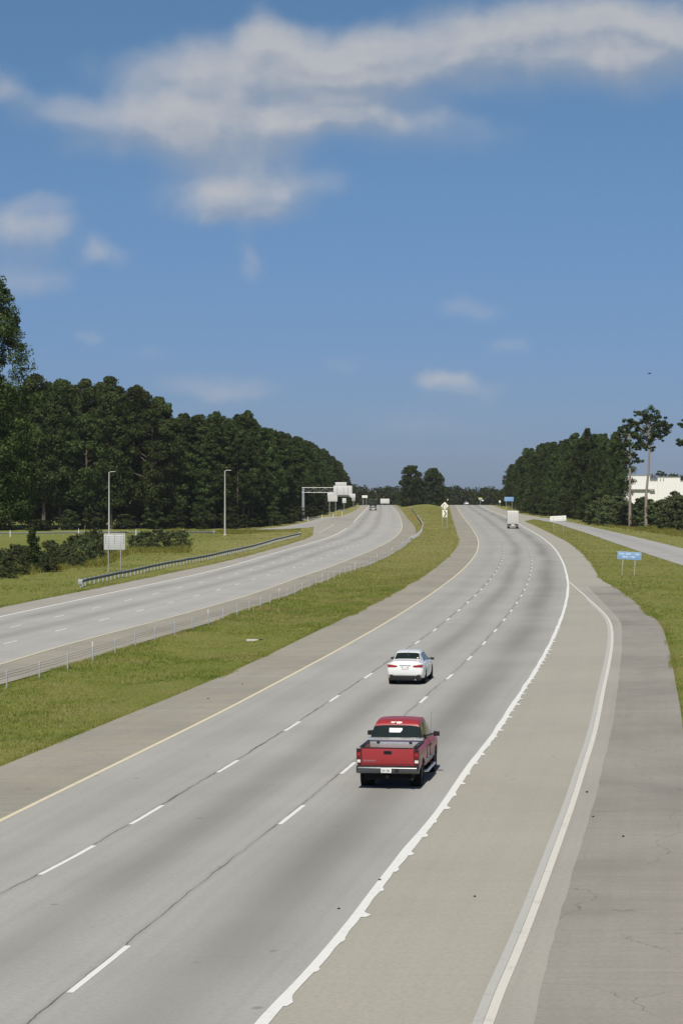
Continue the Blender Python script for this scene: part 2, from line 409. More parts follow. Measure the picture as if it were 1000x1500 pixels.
M['leaf_under'] = leaf_mat('understory foliage', (.034, .052, .016), (.072, .096, .034), .22, (.13, .14, .035))
M['leaf_far'] = leaf_mat('distant foliage', (.050, .070, .026), (.080, .10, .040))
M['grass'] = leaf_mat('grass blades', (.235, .285, .055), (.34, .35, .09), .42, None, (.46, .38, .17))
M['weed'] = leaf_mat('yellow green weeds', (.26, .28, .07), (.40, .37, .08), .45)
M['flower'] = simple('red petals', (.5, .03, .04), .7)

def grass_ground():
    m, nt, b = newmat('mown grass')
    p = nt.n('ShaderNodeNewGeometry').outputs['Position']
    a = nt.noise(p, .05, 4); c2 = nt.noise(p, .35, 5, .65); f = nt.noise(p, 5.0, 4, .7)
    c = nt.mix(nt.ramp(a, .35, .65), (.165, .192, .040), (.205, .215, .056))
    c = nt.mix(nt.ramp(c2, .45, .75, 0, .6), c, (.265, .225, .10))
    c = nt.mix(nt.ramp(c2, .2, .42, .55, 0), c, (.105, .135, .030))
    c = nt.mix(nt.ramp(f, .35, .7, .0, .45), c, (.09, .11, .03))
    pyz = nt.n('ShaderNodeSeparateXYZ', {0: p}).outputs
    fd = nt.m('MULTIPLY', nt.m('MULTIPLY', nt.ramp(pyz[1], 170, 340), nt.ramp(pyz[0], -35, -8)), nt.ramp(pyz[0], 18, 34, 1.0, .45))
    c = nt.mix(nt.m('MULTIPLY', fd, .65), c, (.285, .262, .105))
    nt.set(b.inputs['Base Color'], c); b.inputs['Roughness'].default_value = .95; b.inputs['Specular IOR Level'].default_value = .1
    bp = nt.n('ShaderNodeBump', {'Strength': .8, 'Distance': .12, 'Height': f}); nt.set(b.inputs['Normal'], bp.outputs[0])
    return m
M['ground'] = grass_ground()

CB = (.388, .384, .362); CD = (.150, .143, .130)
M['main_R'] = concrete('carriageway concrete', 11.3, CB, CD, [(1.9, .8, .16), (5.6, .70, .50), (9.35, .95, .62)],
                       [(3.70, .028, .85), (7.46, .018, .75)], 14.0, .12, .07, .07)
M['main_L'] = concrete('opposite carriageway concrete', 11.3, (.42, .412, .39), CD, [(1.9, .9, .45), (5.6, .8, .40), (9.5, .9, .12)],
                       [(3.75, .015, .35), (7.5, .02, .5)], 14.0, .12, .06, .06)
M['shoulder_in'] = concrete('inner shoulder concrete', 3, (.335, .315, .265), (.20, .19, .17), [], [], 6.0, .5, .14, .08, (.37, .335, .26), .40, .35)
M['shoulder_out'] = concrete('tan shoulder concrete', 4, (.380, .364, .312), (.24, .225, .19), [], [], 9.0, .12, .07, .05, (.395, .375, .318), .10)
M['gutter'] = concrete('pale shoulder strip', 1, (.375, .355, .315), (.2, .19, .17), [], [], 9.0, .15, .08, .1)
M['apron'] = concrete('grey outer shoulder', 4, (.300, .284, .250), (.19, .18, .16), [], [], 9.0, .25, .22, .07, (.335, .316, .275), .30, .42)
M['ramp'] = concrete('ramp concrete', 8, (.39, .385, .37), (.24, .235, .23), [(4.0, 1.3, .35)], [], 12.0, .2, .08, .1)

# ------------------------------------------------------------------ roads
def ribbon(name, a, b, z0, z1, off, mat, nc=4, parent=None, kind='structure', ulen=None, mids=None):
    zz = ZS[(ZS > z0) & (ZS < z1)]
    zz = np.concatenate([[z0], zz, [z1]])
    xa = np.interp(zz, ZS, a); xb = np.interp(zz, ZS, b); xm = (xa + xb) / 2
    slope = np.gradient(xm, zz); cs = 1 / np.sqrt(1 + slope ** 2)
    s = np.concatenate([[0], np.cumsum(np.hypot(np.diff(zz), np.diff(xm)))])
    t = np.linspace(0, 1, nc + 1)
    Xg = xa[:, None] * (1 - t) + xb[:, None] * t
    if mids:                     # lane joints inside the slab: columns run along them
        es = [xa] + [np.interp(zz, ZS, q) for q in mids] + [xb]
        Xg = np.stack([np.interp(t * (len(es) - 1), range(len(es)), [q[i] for q in es]) for i in range(len(zz))])
    Yg = np.repeat(zz[:, None], nc + 1, 1); Zg = E(Yg) + off
    U = (Xg - xa[:, None]) * cs[:, None]
    if ulen: U = np.repeat((t * ulen)[None], len(zz), 0)
    Vv = np.repeat(s[:, None], nc + 1, 1)
    n = len(zz); idx = np.arange(n * (nc + 1)).reshape(n, nc + 1)
    Fq = np.stack([idx[:-1, :-1], idx[:-1, 1:], idx[1:, 1:], idx[1:, :-1]], -1).reshape(-1, 4)
    me = np_mesh(name, np.stack([Xg, Yg, Zg], -1).reshape(-1, 3), Fq, np.stack([U, Vv], -1).reshape(-1, 2), True)
    o = link(name, me, parent, mat); 
    if parent is None: o['kind'] = kind
    return o
def off_edge(e, d):
    sl = np.gradient(e, ZS); return e + d * np.sqrt(1 + sl ** 2)
ZF = 1320.0
o = ribbon('inner_shoulder', RG, YR, -60, ZF, 0.0, M['shoulder_in'], 3)
road = ribbon('road', YR, WR, -60, ZF, .006, M['main_R'], 6, ulen=11.3, mids=[L1E, L2E])
ribbon('road_shoulder', WR, W2, -60, 215, 0.0, M['shoulder_out'], 4)
ST = ST + np.where((ZS > 25) & (ZS < 210), (vnoise(ZS, ZS * 0, .9, 31) - .5) * .04 + (vnoise(ZS, ZS * 0, 9, 32) - .5) * .07, 0)
ribbon('shoulder_strip', W2, ST, -60, 215, 0.0, M['gutter'], 2)
ribbon('outer_shoulder', ST, RO, -60, 215, 0.0, M['apron'], 4)
ribbon('road_shoulder', WR, RO, 215, ZF, 0.0, M['shoulder_out'], 4)
ribbon('ramp', RL, RU, ZR_NEAR, _zn + 40, -.008, M['ramp'], 4)
road2 = ribbon('opposite_road', WL, YL, 20, ZF, .006, M['main_L'], 6, ulen=11.3)
ribbon('opposite_shoulder', LO, WL, 20, ZF, 0.0, M['gutter'], 4)
ribbon('opposite_inner_shoulder', YL, LG, 20, ZF, 0.0, M['shoulder_in'], 3)
def path_ribbon(name, c, w, off, mat):
    d = np.gradient(c, axis=0); d /= np.linalg.norm(d, axis=1)[:, None]; nrm = np.stack([-d[:, 1], d[:, 0]], 1)
    V = []; uv = []; s = 0
    for i in range(len(c)):
        if i: s += np.linalg.norm(c[i] - c[i - 1])
        for k in range(5):
            t = (k / 4 - .5) * w; p = c[i] + nrm[i] * t; V.append((p[0], p[1], float(E(p[1])) + off - float(dip(p[0])))); uv.append((t + w / 2, s))
    n = len(c); idx = np.arange(n * 5).reshape(n, 5)
    Fq = np.stack([idx[:-1, :-1], idx[1:, :-1], idx[1:, 1:], idx[:-1, 1:]], -1).reshape(-1, 4)
    ob = link(name, np_mesh(name, V, Fq, uv, True), None, mat); ob['kind'] = 'structure'; return ob
path_ribbon('exit_ramp', RAMPC, 7.2, -.012, M['ramp'])

# painted lines
def stripe(name, e, d, w, z0, z1, mat, parent, off=.012, nc=1):
    return ribbon(name, off_edge(e, d - w / 2), off_edge(e, d + w / 2), z0, z1, off, mat, nc, parent)
stripe('edge_line', YR, -.02, .16, -60, ZF, M['yellow_paint'], road)
_rag = np.where(ZS < 260, (vnoise(ZS, ZS * 0, .9, 21) - .5) * .05 + (vnoise(ZS, ZS * 0, 5, 22) - .5) * .06, 0); _rag2 = np.where(ZS < 260, (vnoise(ZS, ZS * 0, 3, 23) - .5) * .07, 0)
ribbon('edge_line', off_edge(WR, -.12) + _rag2, off_edge(WR, .09) + _rag, -60, ZF, .012, M['white_paint'], 1, road)
stripe('edge_line', YL, .0, .15, 20, ZF, M['yellow_paint'], road2)
stripe('edge_line', WL, .0, .22, 20, 515, M['white_paint'], road2)
stripe('edge_line', WL, .0, .22, 590, ZF, M['white_paint'], road2)
stripe('edge_line', W2, .02, .17, -60, 226, M['old_paint'], road)
stripe('edge_line', W2, -.16, .17, -60, 190, M['faded_paint'], road, .010)
stripe('edge_line', WL, -4.2, .2, 470, 560, M['old_paint'], road2)
def dashes(name, e1, e2, fr, z_first, zmin, zmax, pitch, ln, w, mat, parent, off=.012):
    e = e1 * (1 - fr) + e2 * fr
    sl = np.gradient(e, ZS); s = np.concatenate([[0], np.cumsum(np.hypot(np.diff(ZS), np.diff(e)))])
    s0 = np.interp(z_first, ZS, s); V = []; Fq = []
    k = -40
    while k < 200:
        a = s0 + k * pitch; k += 1
        za = np.interp(a, s, ZS); zb = np.interp(a + ln, s, ZS)
        if za < zmin or zb > zmax: continue
        zs = np.linspace(za, zb, 4); b0 = len(V)
        for z in zs:
            xc = np.interp(z, ZS, e); q = w / 2 * math.sqrt(1 + np.interp(z, ZS, sl) ** 2)
            V += [(xc - q, z, float(E(z)) + off), (xc + q, z, float(E(z)) + off)]
        for i in range(3): Fq.append((b0 + 2 * i, b0 + 2 * i + 1, b0 + 2 * i + 3, b0 + 2 * i + 2))
    return link(name, np_mesh(name, V, Fq), parent, mat)
def near_dashes(name, e, rows, parent):
    V = []; Fq = []
    for (pb, pt) in rows:
        zs = np.linspace(depth(pb) if pb < 1500 else pb - 1500, depth(pt), 4) if pb < 1500 else np.linspace(pb - 1500, pb - 1500 + pt, 4); b0 = len(V)
        for z in zs:
            xc = np.interp(z, ZS, e); V += [(xc - .065, z, float(E(z)) + .012), (xc + .065, z, float(E(z)) + .012)]
        for i in range(3): Fq.append((b0 + 2 * i, b0 + 2 * i + 1, b0 + 2 * i + 3, b0 + 2 * i + 2))
    return link(name, np_mesh(name, V, Fq), parent, M['white_paint'])
near_dashes('lane_line', L1E, [(1282, 1239), (1208, 1180), (1132, 1114), (1071, 1057)] + [(1500 + q, 3) for q in (40, 28, 16)], road)
near_dashes('lane_line', L2E, [(1455, 1386), (1208, 1180), (1134, 1117), (1075, 1062)] + [(1500 + q, 3) for q in (28, 16)], road)
dashes('lane_line', L1E, WR, 0, depth(1028), 92, 1090, 12.3, 3.05, .14, M['white_paint'], road)
dashes('lane_line', L2E, WR, 0, depth(1030), 92, 1090, 12.3, 3.05, .14, M['white_paint'], road)
dashes('lane_line', WL, YL, 1 / 3, 150, 60, 1090, 12.19, 3.05, .13, M['white_paint'], road2)
dashes('lane_line', WL, YL, 2 / 3, 146, 60, 1090, 12.19, 3.05, .13, M['white_paint'], road2)
# drips of thick paint along the rumble strip beside the right edge line
V = []; Fq = []; z = 20.0; rt = random.Random(3)
while z < 150:
    xc = X(WR, z) + .11; ln = rt.uniform(.22, .42); w = rt.uniform(.08, .24) * (1 if z > 48 else .6) * (1 if z > 45 else .8)
    b0 = len(V); zz = .0115
    ln = rt.uniform(.6, 1.1) if z > 58 else rt.uniform(.5, 1.1)
    for (dx_, dz0) in [(-.05, -.1), (w * .62, -rt.uniform(.02, .12)), (w, ln * rt.uniform(.12, .22)), (w * rt.uniform(.25, .45), ln * .5), (-.05, ln)]:
        V.append((X(WR, z + dz0) + .08 + dx_, z + dz0, zz))
    Fq.append((b0, b0 + 1, b0 + 2)); Fq.append((b0, b0 + 2, b0 + 3)); Fq.append((b0, b0 + 3, b0 + 4))
    z += rt.uniform(2.1, 3.0)
link('paint_drips', np_mesh('paint_drips', V, Fq), road, M['white_paint'])

# ------------------------------------------------------------------ ground sheet
rows = np.concatenate([np.linspace(-150, 24, 24), np.geomspace(25, 1400, 380), np.linspace(1412, 1900, 30)])
sx = np.linspace(-1, 1, 321); sx = np.sign(sx) * np.abs(sx) ** 1.7
Xg = sx[None, :] * (90 + .42 * np.maximum(rows, 0))[:, None] + (np.interp(rows, ZS, (LG + RG) / 2) * (rows > 0) * (rows < 1300))[:, None] * .6
Yg = np.repeat(rows[:, None], len(sx), 1)
Zg = gz(Xg, Yg)
n, k = Xg.shape; idx = np.arange(n * k).reshape(n, k)
Fq = np.stack([idx[:-1, :-1], idx[:-1, 1:], idx[1:, 1:], idx[1:, :-1]], -1).reshape(-1, 4)
link('ground', np_mesh('ground', np.stack([Xg, Yg, Zg], -1).reshape(-1, 3), Fq, None, True), None, M['ground'])['kind'] = 'structure'

# ------------------------------------------------------------------ grass, weeds
def blades(px, py, h, w, nb, seed, lean=.5):
    r = np.random.default_rng(seed); n = len(px) * nb
    X0 = np.repeat(px, nb) + r.normal(0, .09, n) * np.repeat(w / .05, nb) ** .5
    Y0 = np.repeat(py, nb) + r.normal(0, .09, n) * np.repeat(w / .05, nb) ** .5
    hh = np.repeat(h, nb) * r.uniform(.55, 1.2, n); ww = np.repeat(w, nb) * r.uniform(.7, 1.3, n)
    Z0 = gz(X0, Y0) - .03
    a = r.uniform(0, 2 * np.pi, n); dx, dy = np.cos(a), np.sin(a)
    l = r.normal(0, lean, n) * hh; l2 = r.uniform(0, 2 * np.pi, n)
    V = np.empty((n, 3, 3))
    V[:, 0] = np.stack([X0 - dx * ww, Y0 - dy * ww, Z0], 1)
    V[:, 1] = np.stack([X0 + dx * ww, Y0 + dy * ww, Z0], 1)
    V[:, 2] = np.stack([X0 + np.cos(l2) * l, Y0 + np.sin(l2) * l, Z0 + hh], 1)
    return V.reshape(-1, 3), np.arange(n * 3).reshape(-1, 3)
def scatter(n, z0, z1, lo, hi, r, power=1.0):
    y = z0 * (z1 / z0) ** (r.random(n) ** power); a = np.interp(y, ZS, lo); b = np.interp(y, ZS, hi)
    x = a + (b - a) * r.random(n); d = pave_dist(x, y); k = d > .03
    return x[k], y[k], d[k]
xs, ys = [], []
for (n_, z0, z1, lo, hi) in [(46000, 60, 330, LG, RG), (16000, 330, 900, LG, RG), (9000, 90, 330, RO, RO + 9), (14000, 180, 700, RO, RL + 1),
                             (26000, 140, 420, LO - 42, LO), (9000, 400, 560, LO - 40, LO), (5000, 300, 800, RU, RU + 10)]:
    x, y, d = scatter(n_, z0, z1, lo, hi, rng); xs.append(x); ys.append(y)
# dense fringe right at the pavement edges
for e, sgn, z0, z1, n_ in [(RG, -1, 60, 420, 15000), (LG, 1, 90, 420, 9000), (RO, 1, 90, 400, 8000), (LO, -1, 140, 460, 9000)]:
    y = z0 * (z1 / z0) ** rng.random(n_); x = np.interp(y, ZS, e) + sgn * (np.abs(rng.normal(0, .28, n_)) + .05 - .22 * vnoise(y, y * 0, 1.3, 5) ** 2 - .22 * vnoise(y, y * 0, 4.0, 8) ** 2); xs.append(x); ys.append(y)
xs = np.concatenate(xs); ys = np.concatenate(ys)
pv = vnoise(xs, ys, 6, 4)
hh = (.07 + .10 * pv ** 2 * 1.6) * np.clip(ys / 160, .9, 1.25); ww = np.clip(.010 + ys * .00013, .015, .07)
V, Fq = blades(xs, ys, hh, ww, 4, 5)
tag(link('grass', np_mesh('grass', V, Fq), None, M['grass']), 'short green grass covering the median and verges', 'grass', kind='stuff')
# unmown weeds along the wood edges
wx, wy = [], []
n_ = 5000; t = rng.random(n_); px = 225 + 215 * t; zz_ = 462 + 32 * rng.random(n_) + np.maximum(px - 360, 0) * .25
wx.append((px - 500) * zz_ / F); wy.append(zz_)
n_ = 5000; px = 850 + 160 * rng.random(n_); zz_ = np.interp(px, [850, 1010], [575, 425]) + rng.normal(0, 9, n_); wx.append((px - 500) * zz_ / F + 2); wy.append(zz_)
n_ = 2500; px = -20 + 300 * rng.random(n_); zz_ = np.interp(px, [-20, 150, 200, 280], [236, 285, 335, 345]) + rng.normal(0, 5, n_); wx.append((px - 500) * zz_ / F); wy.append(zz_)
wx = np.concatenate(wx); wy = np.concatenate(wy); k = pave_dist(wx, wy) > .8; wx, wy = wx[k], wy[k]
wh = .2 + 1.0 * vnoise(wx, wy, 5, 9) ** 2; wh *= np.where((wx < 5) & (wy > 440), 1 - .8 * sstep(500 + wx * F / wy, 330, 420), 1)
V, Fq = blades(wx, wy, wh, np.full(len(wx), .09), 6, 8, .35)
tag(link('weeds', np_mesh('weeds', V, Fq), None, M['weed']), 'tall yellow green weeds along the wood edges', 'weeds', kind='stuff')
fx, fy = [], []
for (a, b) in [(588, 742), (593, 745), (596, 745), (590, 750), (602, 759), (604, 760), (609, 771), (607, 766), (611, 770), (599, 755)]:
    x, y = at(a, b); fx += list(x + rng.normal(0, .5, 3) + .8); fy += list(y + rng.normal(0, 3, 3))
fx = np.array(fx); fy = np.array(fy); k = pave_dist(fx, fy) > .2; fx, fy = fx[k], fy[k]
V, Fq = blades(fx, fy, np.full(len(fx), .5), np.full(len(fx), .10), 2, 12, .2)
tag(link('red_flowers', np_mesh('red_flowers', V, Fq), None, M['flower']), 'scattered red wildflowers beside the opposite road near the crest', 'flowers', kind='stuff')

# ------------------------------------------------------------------ trees
def leaf_cloud(centers, radii, per, size, seed, flat=.75, up=.35):
    r = np.random.default_rng(seed)
    C = np.repeat(centers, per, 0); Rr = np.repeat(radii, per)
    n = len(C); d = r.normal(size=(n, 3)); d /= np.linalg.norm(d, axis=1)[:, None]
    q = r.random(n) ** .42
    P = C + d * (Rr * q)[:, None] * np.array([1, 1, flat])
    N = d + r.normal(size=(n, 3)) * .75 + np.array([0, 0, up]); N /= np.linalg.norm(N, axis=1)[:, None]
    T = np.cross(N, r.normal(size=(n, 3))); T /= np.linalg.norm(T, axis=1)[:, None]; B = np.cross(N, T)
    s = size * r.uniform(.6, 1.35, n)[:, None]
    V = np.stack([P + T * s, P + B * s * .55 + N * s * .12, P - T * s, P - B * s * .55 + N * s * .12], 1).reshape(-1, 3)
    return V, np.arange(4 * n).reshape(-1, 4)

def envelope(kind, t):
    """relative crown radius at relative crown height t"""
    if kind == 'hardwood': return (np.sin(np.pi * np.clip(t * .86 + .14, 0, 1)) ** .55)
    if kind == 'pine': return np.clip(1.0 - .25 * np.abs(t - .35) * 2, 0, 1) * np.sqrt(np.clip(1.02 - t ** 3.2, 0, 1))
    if kind == 'ovoid': return np.sqrt(np.clip(1 - (np.abs(t - .28) / .74) ** 2.1, 0.02, 1))
    if kind == 'shrub': return np.sqrt(np.clip(1 - np.abs(t - .2) ** 1.8 * 1.3, .05, 1))
    if kind == 'cone': return np.clip(1.02 - t, .06, 1)
def make_tree(kind, Ht, z0, rad, ncl, per, size, seed, rc=(.9, 1.7), trunk_r=.35, flat=.75, limbs=14, bend=.4, hollow=.45):
    r = np.random.default_rng(seed)
    t = r.random(ncl) ** .9; rr = envelope(kind, t) * rad
    lop = r.uniform(0, 2 * np.pi); a = r.uniform(0, 2 * np.pi, ncl)
    irr = 1 + .22 * np.sin(a * 2 + lop + t * 5) + r.normal(0, .08, ncl)
    q = np.clip(hollow + (1 - hollow) * r.random(ncl) ** .6, 0, 1)
    cr = r.uniform(rc[0], rc[1], ncl) * (.75 + .5 * (1 - t))
    d = np.maximum(rr * irr * q - cr * .35, 0)
    C = np.stack([np.cos(a) * d, np.sin(a) * d, z0 + (Ht - z0) * t - cr * .3], 1)
    C[:, 2] = np.minimum(C[:, 2], Ht - cr * flat)
    V, Fq = leaf_cloud(C, cr, per, size, seed + 1, flat)
    crown = np_mesh(kind + '_crown', V, Fq)
    mb = MB(); bx, by = r.normal(0, bend, 2)
    top = z0 + (Ht - z0) * .8
    spine = [(bx * (z / Ht) ** 2 * 1.0 - bx * (z / Ht) * .5, by * (z / Ht) ** 2 - by * (z / Ht) * .5, z) for z in np.linspace(-.4, top, 9)]
    mb.tube(spine, list(np.linspace(trunk_r, trunk_r * .25, 9)), 8)
    for i in r.choice(ncl, min(limbs, ncl), replace=False):
        c = C[i]; zb = max(z0 * .7, c[2] - np.hypot(c[0], c[1]) * r.uniform(.3, .8)); zb = min(zb, top)
        f = zb / Ht; b = (bx * f * f - bx * f * .5, by * f * f - by * f * .5, zb)
        m_ = [(b[j] + c[j]) / 2 + (0, 0, .25)[j] for j in range(3)]
        mb.tube([b, m_, tuple(c)], [trunk_r * .32, trunk_r * .2, trunk_r * .07], 5)
    return mb.mesh(kind + '_trunk'), crown
def tree_thing(name, meshes, lm, bm_, loc, rz, s, label, cat='tree', group=None, szf=None):
    tr, cw = meshes
    o = empty(name, loc, rz); o.scale = (s, s, szf if szf else s)
    link('trunk', tr, o, bm_); link('crown', cw, o, lm)
    return tag(o, label, cat, group)
def tree_copy(src, loc, rz, s, sz, label=None, group=None):
    c = copy_tree(src); c.location = loc; c.rotation_euler = (0, 0, rz); c.scale = (s, s, sz)
    if label: c['label'] = label
    if group: c['group'] = group
    return c

PT = {}
for i in range(4): PT['hard%d' % i] = (make_tree('hardwood', 30, 2.5, 6.0, 125, 170, .26, 100 + i, (1.1, 2.2), .4), M['leaf_wood'], M['bark'], 30)
for i in range(3): PT['high%d' % i] = (make_tree('hardwood', 30, 6.5, 5.8, 120, 170, .26, 140 + i, (1.1, 2.1), .42, limbs=18), M['leaf_wood'], M['bark'], 30)
for i in range(3): PT['highpine%d' % i] = (make_tree('pine', 26, 6.0, 4.6, 105, 140, .25, 240 + i, (.9, 1.7), .34, .62), M['leaf_pine'], M['bark'], 26)
for i in range(4): PT['pine%d' % i] = (make_tree('pine', 26, 2.0, 4.3, 110, 140, .25, 200 + i, (.8, 1.6), .32, .62), M['leaf_pine'], M['bark'], 26)
for i in range(3): PT['shrub%d' % i] = (make_tree('shrub', 4, .2, 2.3, 85, 48, .13, 300 + i, (.22, .62), .07, .9, 14, .1, .25), M['leaf_shrub'], M['bark'], 4)
for i in range(2): PT['under%d' % i] = (make_tree('hardwood', 9, .4, 3.0, 75, 75, .2, 360 + i, (.5, 1.1), .14, .8, 8, .2, .3), M['leaf_under'], M['bark'], 9)
for i in range(2): PT['young%d' % i] = (make_tree('hardwood', 9, .6, 3.0, 60, 75, .24, 320 + i, (.6, 1.2), .14, .75, 8, .2), M['leaf_shrub'], M['bark'], 9)
FIRST = {}
def plant(key, name, x, y, Ht, wid, label, group=None, cat='tree'):
    """one tree: first of its kind carries the meshes, later ones are copies with copied parts"""
    ms, lm, bm_, h0 = PT[key]
    loc = (x, y, g1(x, y) - .05); rz = random.uniform(0, 6.28); s = wid; sz = Ht / h0
    fk = (key, name)
    if fk not in FIRST:
        FIRST[fk] = tree_thing(name, ms, lm, bm_, loc, rz, s, label, cat, group, sz); return FIRST[fk]
    c = tree_copy(FIRST[fk], loc, rz, s, sz, label, None)
    c['category'] = cat
    if group: c['group'] = group
    elif 'group' in c: del c['group']
    return c
def ztop(py, z): return H + (HY - py) * z / F

# left wood
LPX = [-90, 0, 100, 200, 300, 350, 400, 430, 455, 472, 488, 499, 508, 514]
LPZ = [492, 500, 505, 508, 515, 524, 575, 650, 740, 820, 890, 960, 1030, 1080]
LTX = [-120, -60, 55, 75, 100, 180, 205, 235, 252, 300, 335, 365, 385, 430, 470, 495, 505, 513, 518]
LTY = [540, 540, 540, 545, 550, 549, 556, 575, 603, 605, 599, 599, 622, 634, 652, 668, 686, 703, 716]
pl = resample([atz(a, b) for a, b in zip(LPX, LPZ)], 1.0, False)
s = 0.0; row_gap = 6.5; li = 0
while s < len(pl) - 1:
    p = pl[int(s)]; q = pl[min(int(s) + 2, len(pl) - 1)]; d = (q - p) / max(np.linalg.norm(q - p), 1e-6); nrm = np.array([-d[1], d[0]])
    far = p[1] > 640
    for rw in range(3 if far else 4):
        x, y = p + nrm * (rw * row_gap + random.uniform(-1.5, 1.5)) + d * random.uniform(-2, 2)
        px = 500 + x * F / y
        if px < -70: continue
        pxt = px + 4500 / y * .4
        top = np.interp(pxt, LTX, LTY)
        zt = ztop(top, y) - E(y)
        Ht = zt * random.uniform(.86, 1.0) if rw else zt * random.uniform(.72, 1.0)
        if pxt > 505: Ht = zt * random.uniform(.85, 1)
        Ht = min(Ht, 36)
        if Ht < 5: continue
        if px < 255:
            key, lab, nm = ('hard%d' % random.randrange(4) if rw else 'high%d' % random.randrange(3)), 'tall dark broadleaf tree packed in the dense wood left of the highway', 'broadleaf_tree'; w = random.uniform(.85, 1.15)
        else:
            key, lab, nm = ('pine%d' % random.randrange(4) if rw or random.random() < .3 else 'highpine%d' % random.randrange(3)), 'tall dark pine packed in the wood running back along the opposite road', 'pine_tree'; w = random.uniform(.85, 1.2) * max(.62, min(1, Ht / 24))
        plant(key, nm, x, y, Ht, w, lab, 'broadleaf trees of the left wood' if px < 255 else 'pines of the left wood'); li += 1
    s += random.uniform(5.0, 7.0) if not far else random.uniform(9, 12)
# near tall tree at the left picture edge
big = make_tree('hardwood', 37, 5, 6.6, 210, 230, .18, 777, (.9, 2.0), .5, .72, 22, .8, .3)
x, y = atz(-10, 300)
tree_thing('broadleaf_tree', big, M['leaf_wood'], M['bark'], (x, y, g1(x, y)), 1.1, 1.0, 'tallest broadleaf tree, near the road, rising above the left wood')
# understory bushes along the left wood
s = 0.0
while s < 560:
    p = pl[int(s)]; q = pl[min(int(s) + 2, len(pl) - 1)]; d = (q - p) / max(np.linalg.norm(q - p), 1e-6); nrm = np.array([-d[1], d[0]])
    x, y = p - nrm * random.uniform(2.0, 4.5)
    px = 500 + x * F / y
    if pave_dist(np.array([x]), np.array([y]))[0] > 2.2 and px > -30:
        plant('under%d' % random.randrange(2), 'forest_bush', x, y, random.uniform(2.2, 5.5) * (.6 if y > 800 else 1), random.uniform(.7, 1.1) * (.7 if y > 800 else 1), 'leafy bush along the foot of the left wood', 'bushes at the foot of the left wood', 'bush')
    s += random.uniform(5, 8) if s < 120 else random.uniform(14, 20)
# shrubs on the verge behind the sign back
SH = [(-14, 847, 3.0, .9), (10, 846, 2.3, .8), (26, 842, 3.2, .9), (66, 834, 3.0, .9), (83, 830, 3.1, 1.0), (101, 826, 3.3, .9), (120, 824, 3.7, 1.0), (139, 820, 3.6, 1.0), (153, 815, 3.0, .8), (-2, 838, 2.2, .9), (36, 832, 2.4, .9), (58, 828, 2.6, .9), (92, 820, 2.8, .9), (110, 815, 2.8, .9), (128, 812, 2.6, .9), (75, 838, 1.8, .8), (112, 830, 1.7, .8)]
for (a, b, h, w) in SH:
    x, y = at(a, b); y += random.uniform(-3, 5); plant('shrub%d' % random.randrange(3), 'shrub', x, y, h * random.uniform(.75, 1.15), w * random.uniform(.7, 1.0), 'grey green shrub in the thicket left of the ribbed sign back', 'shrubs of the thicket left of the sign back', 'shrub')
for (a, b, h, w) in [(200, 806, 2.4, .8), (214, 805, 2.9, .9), (231, 803, 3.0, .95), (249, 802, 2.8, .9), (265, 801, 2.8, .8)]:
    x, y = at(a, b); plant('shrub%d' % random.randrange(3), 'shrub', x, y, h, w, 'grey green shrub in the small clump right of the ribbed sign back', 'shrubs of the clump right of the sign back', 'shrub')
x, y = at(48, 838)
tree_thing('young_conifer', make_tree('cone', 4.8, .2, 1.7, 46, 70, .14, 350, (.35, .7), .1, .8, 6, .05), M['leaf_pine'], M['bark'], (x, y, g1(x, y)), 0, 1, 'small dark pointed conifer standing up from the verge thicket')

# right wood
RPX = [741, 748, 765, 800, 840, 872, 897, 922]
RPZ = [1020, 880, 800, 720, 650, 600, 560, 545]
RTX = [734, 738, 743, 752, 765, 800, 822, 838, 850, 868, 890, 905, 916, 926, 935]
RTY = [722, 698, 680, 664, 657, 648, 645, 640, 628, 624, 624, 632, 652, 676, 700]
pr = resample([atz(a, b) for a, b in zip(RPX, RPZ)], 1.0, False)
s = 0.0
while s < len(pr) - 1:
    p = pr[int(s)]; q = pr[min(int(s) + 2, len(pr) - 1)]; d = (q - p) / max(np.linalg.norm(q - p), 1e-6); nrm = np.array([-d[1], d[0]])
    for rw in range(3):
        x, y = p + np.array([1.0, .25]) * (rw * 6.0 + 2 + random.uniform(-1.2, 1.2)) + d * random.uniform(-2, 2)
        px = 500 + x * F / y
        if px > 902: continue
        zt = ztop(np.interp(px, RTX, RTY), y) - E(y)
        Ht = zt * (random.uniform(.80, 1.02) if rw else random.uniform(.5, .9))
        if Ht < 4: continue
        key = ('hard%d' if random.random() < .5 else 'pine%d') % random.randrange(4)
        if rw == 0 and random.random() < .5: key = 'high%d' % random.randrange(3)
        nm = 'broadleaf_tree' if key[0] == 'h' else 'pine_tree'
        plant(key, nm, x, y, Ht, random.uniform(.55, .85) * max(.6, min(1.05, Ht / 24)), 'dark green tree packed in the wood right of the highway', 'trees of the right wood')
    s += random.uniform(8, 12)
s = 0
while s < len(pr) - 1:
    p = pr[int(s)]; x, y = p + np.array([-2.5, -3.0]) * random.uniform(.3, 1.2)
    if pave_dist(np.array([x]), np.array([y]))[0] > 3:
        plant('under%d' % random.randrange(2), 'forest_bush', x, y, random.uniform(4.5, 8), random.uniform(.7, 1.05), 'leafy bush along the foot of the right wood', 'bushes at the foot of the right wood', 'bush')
    s += random.uniform(9, 15)
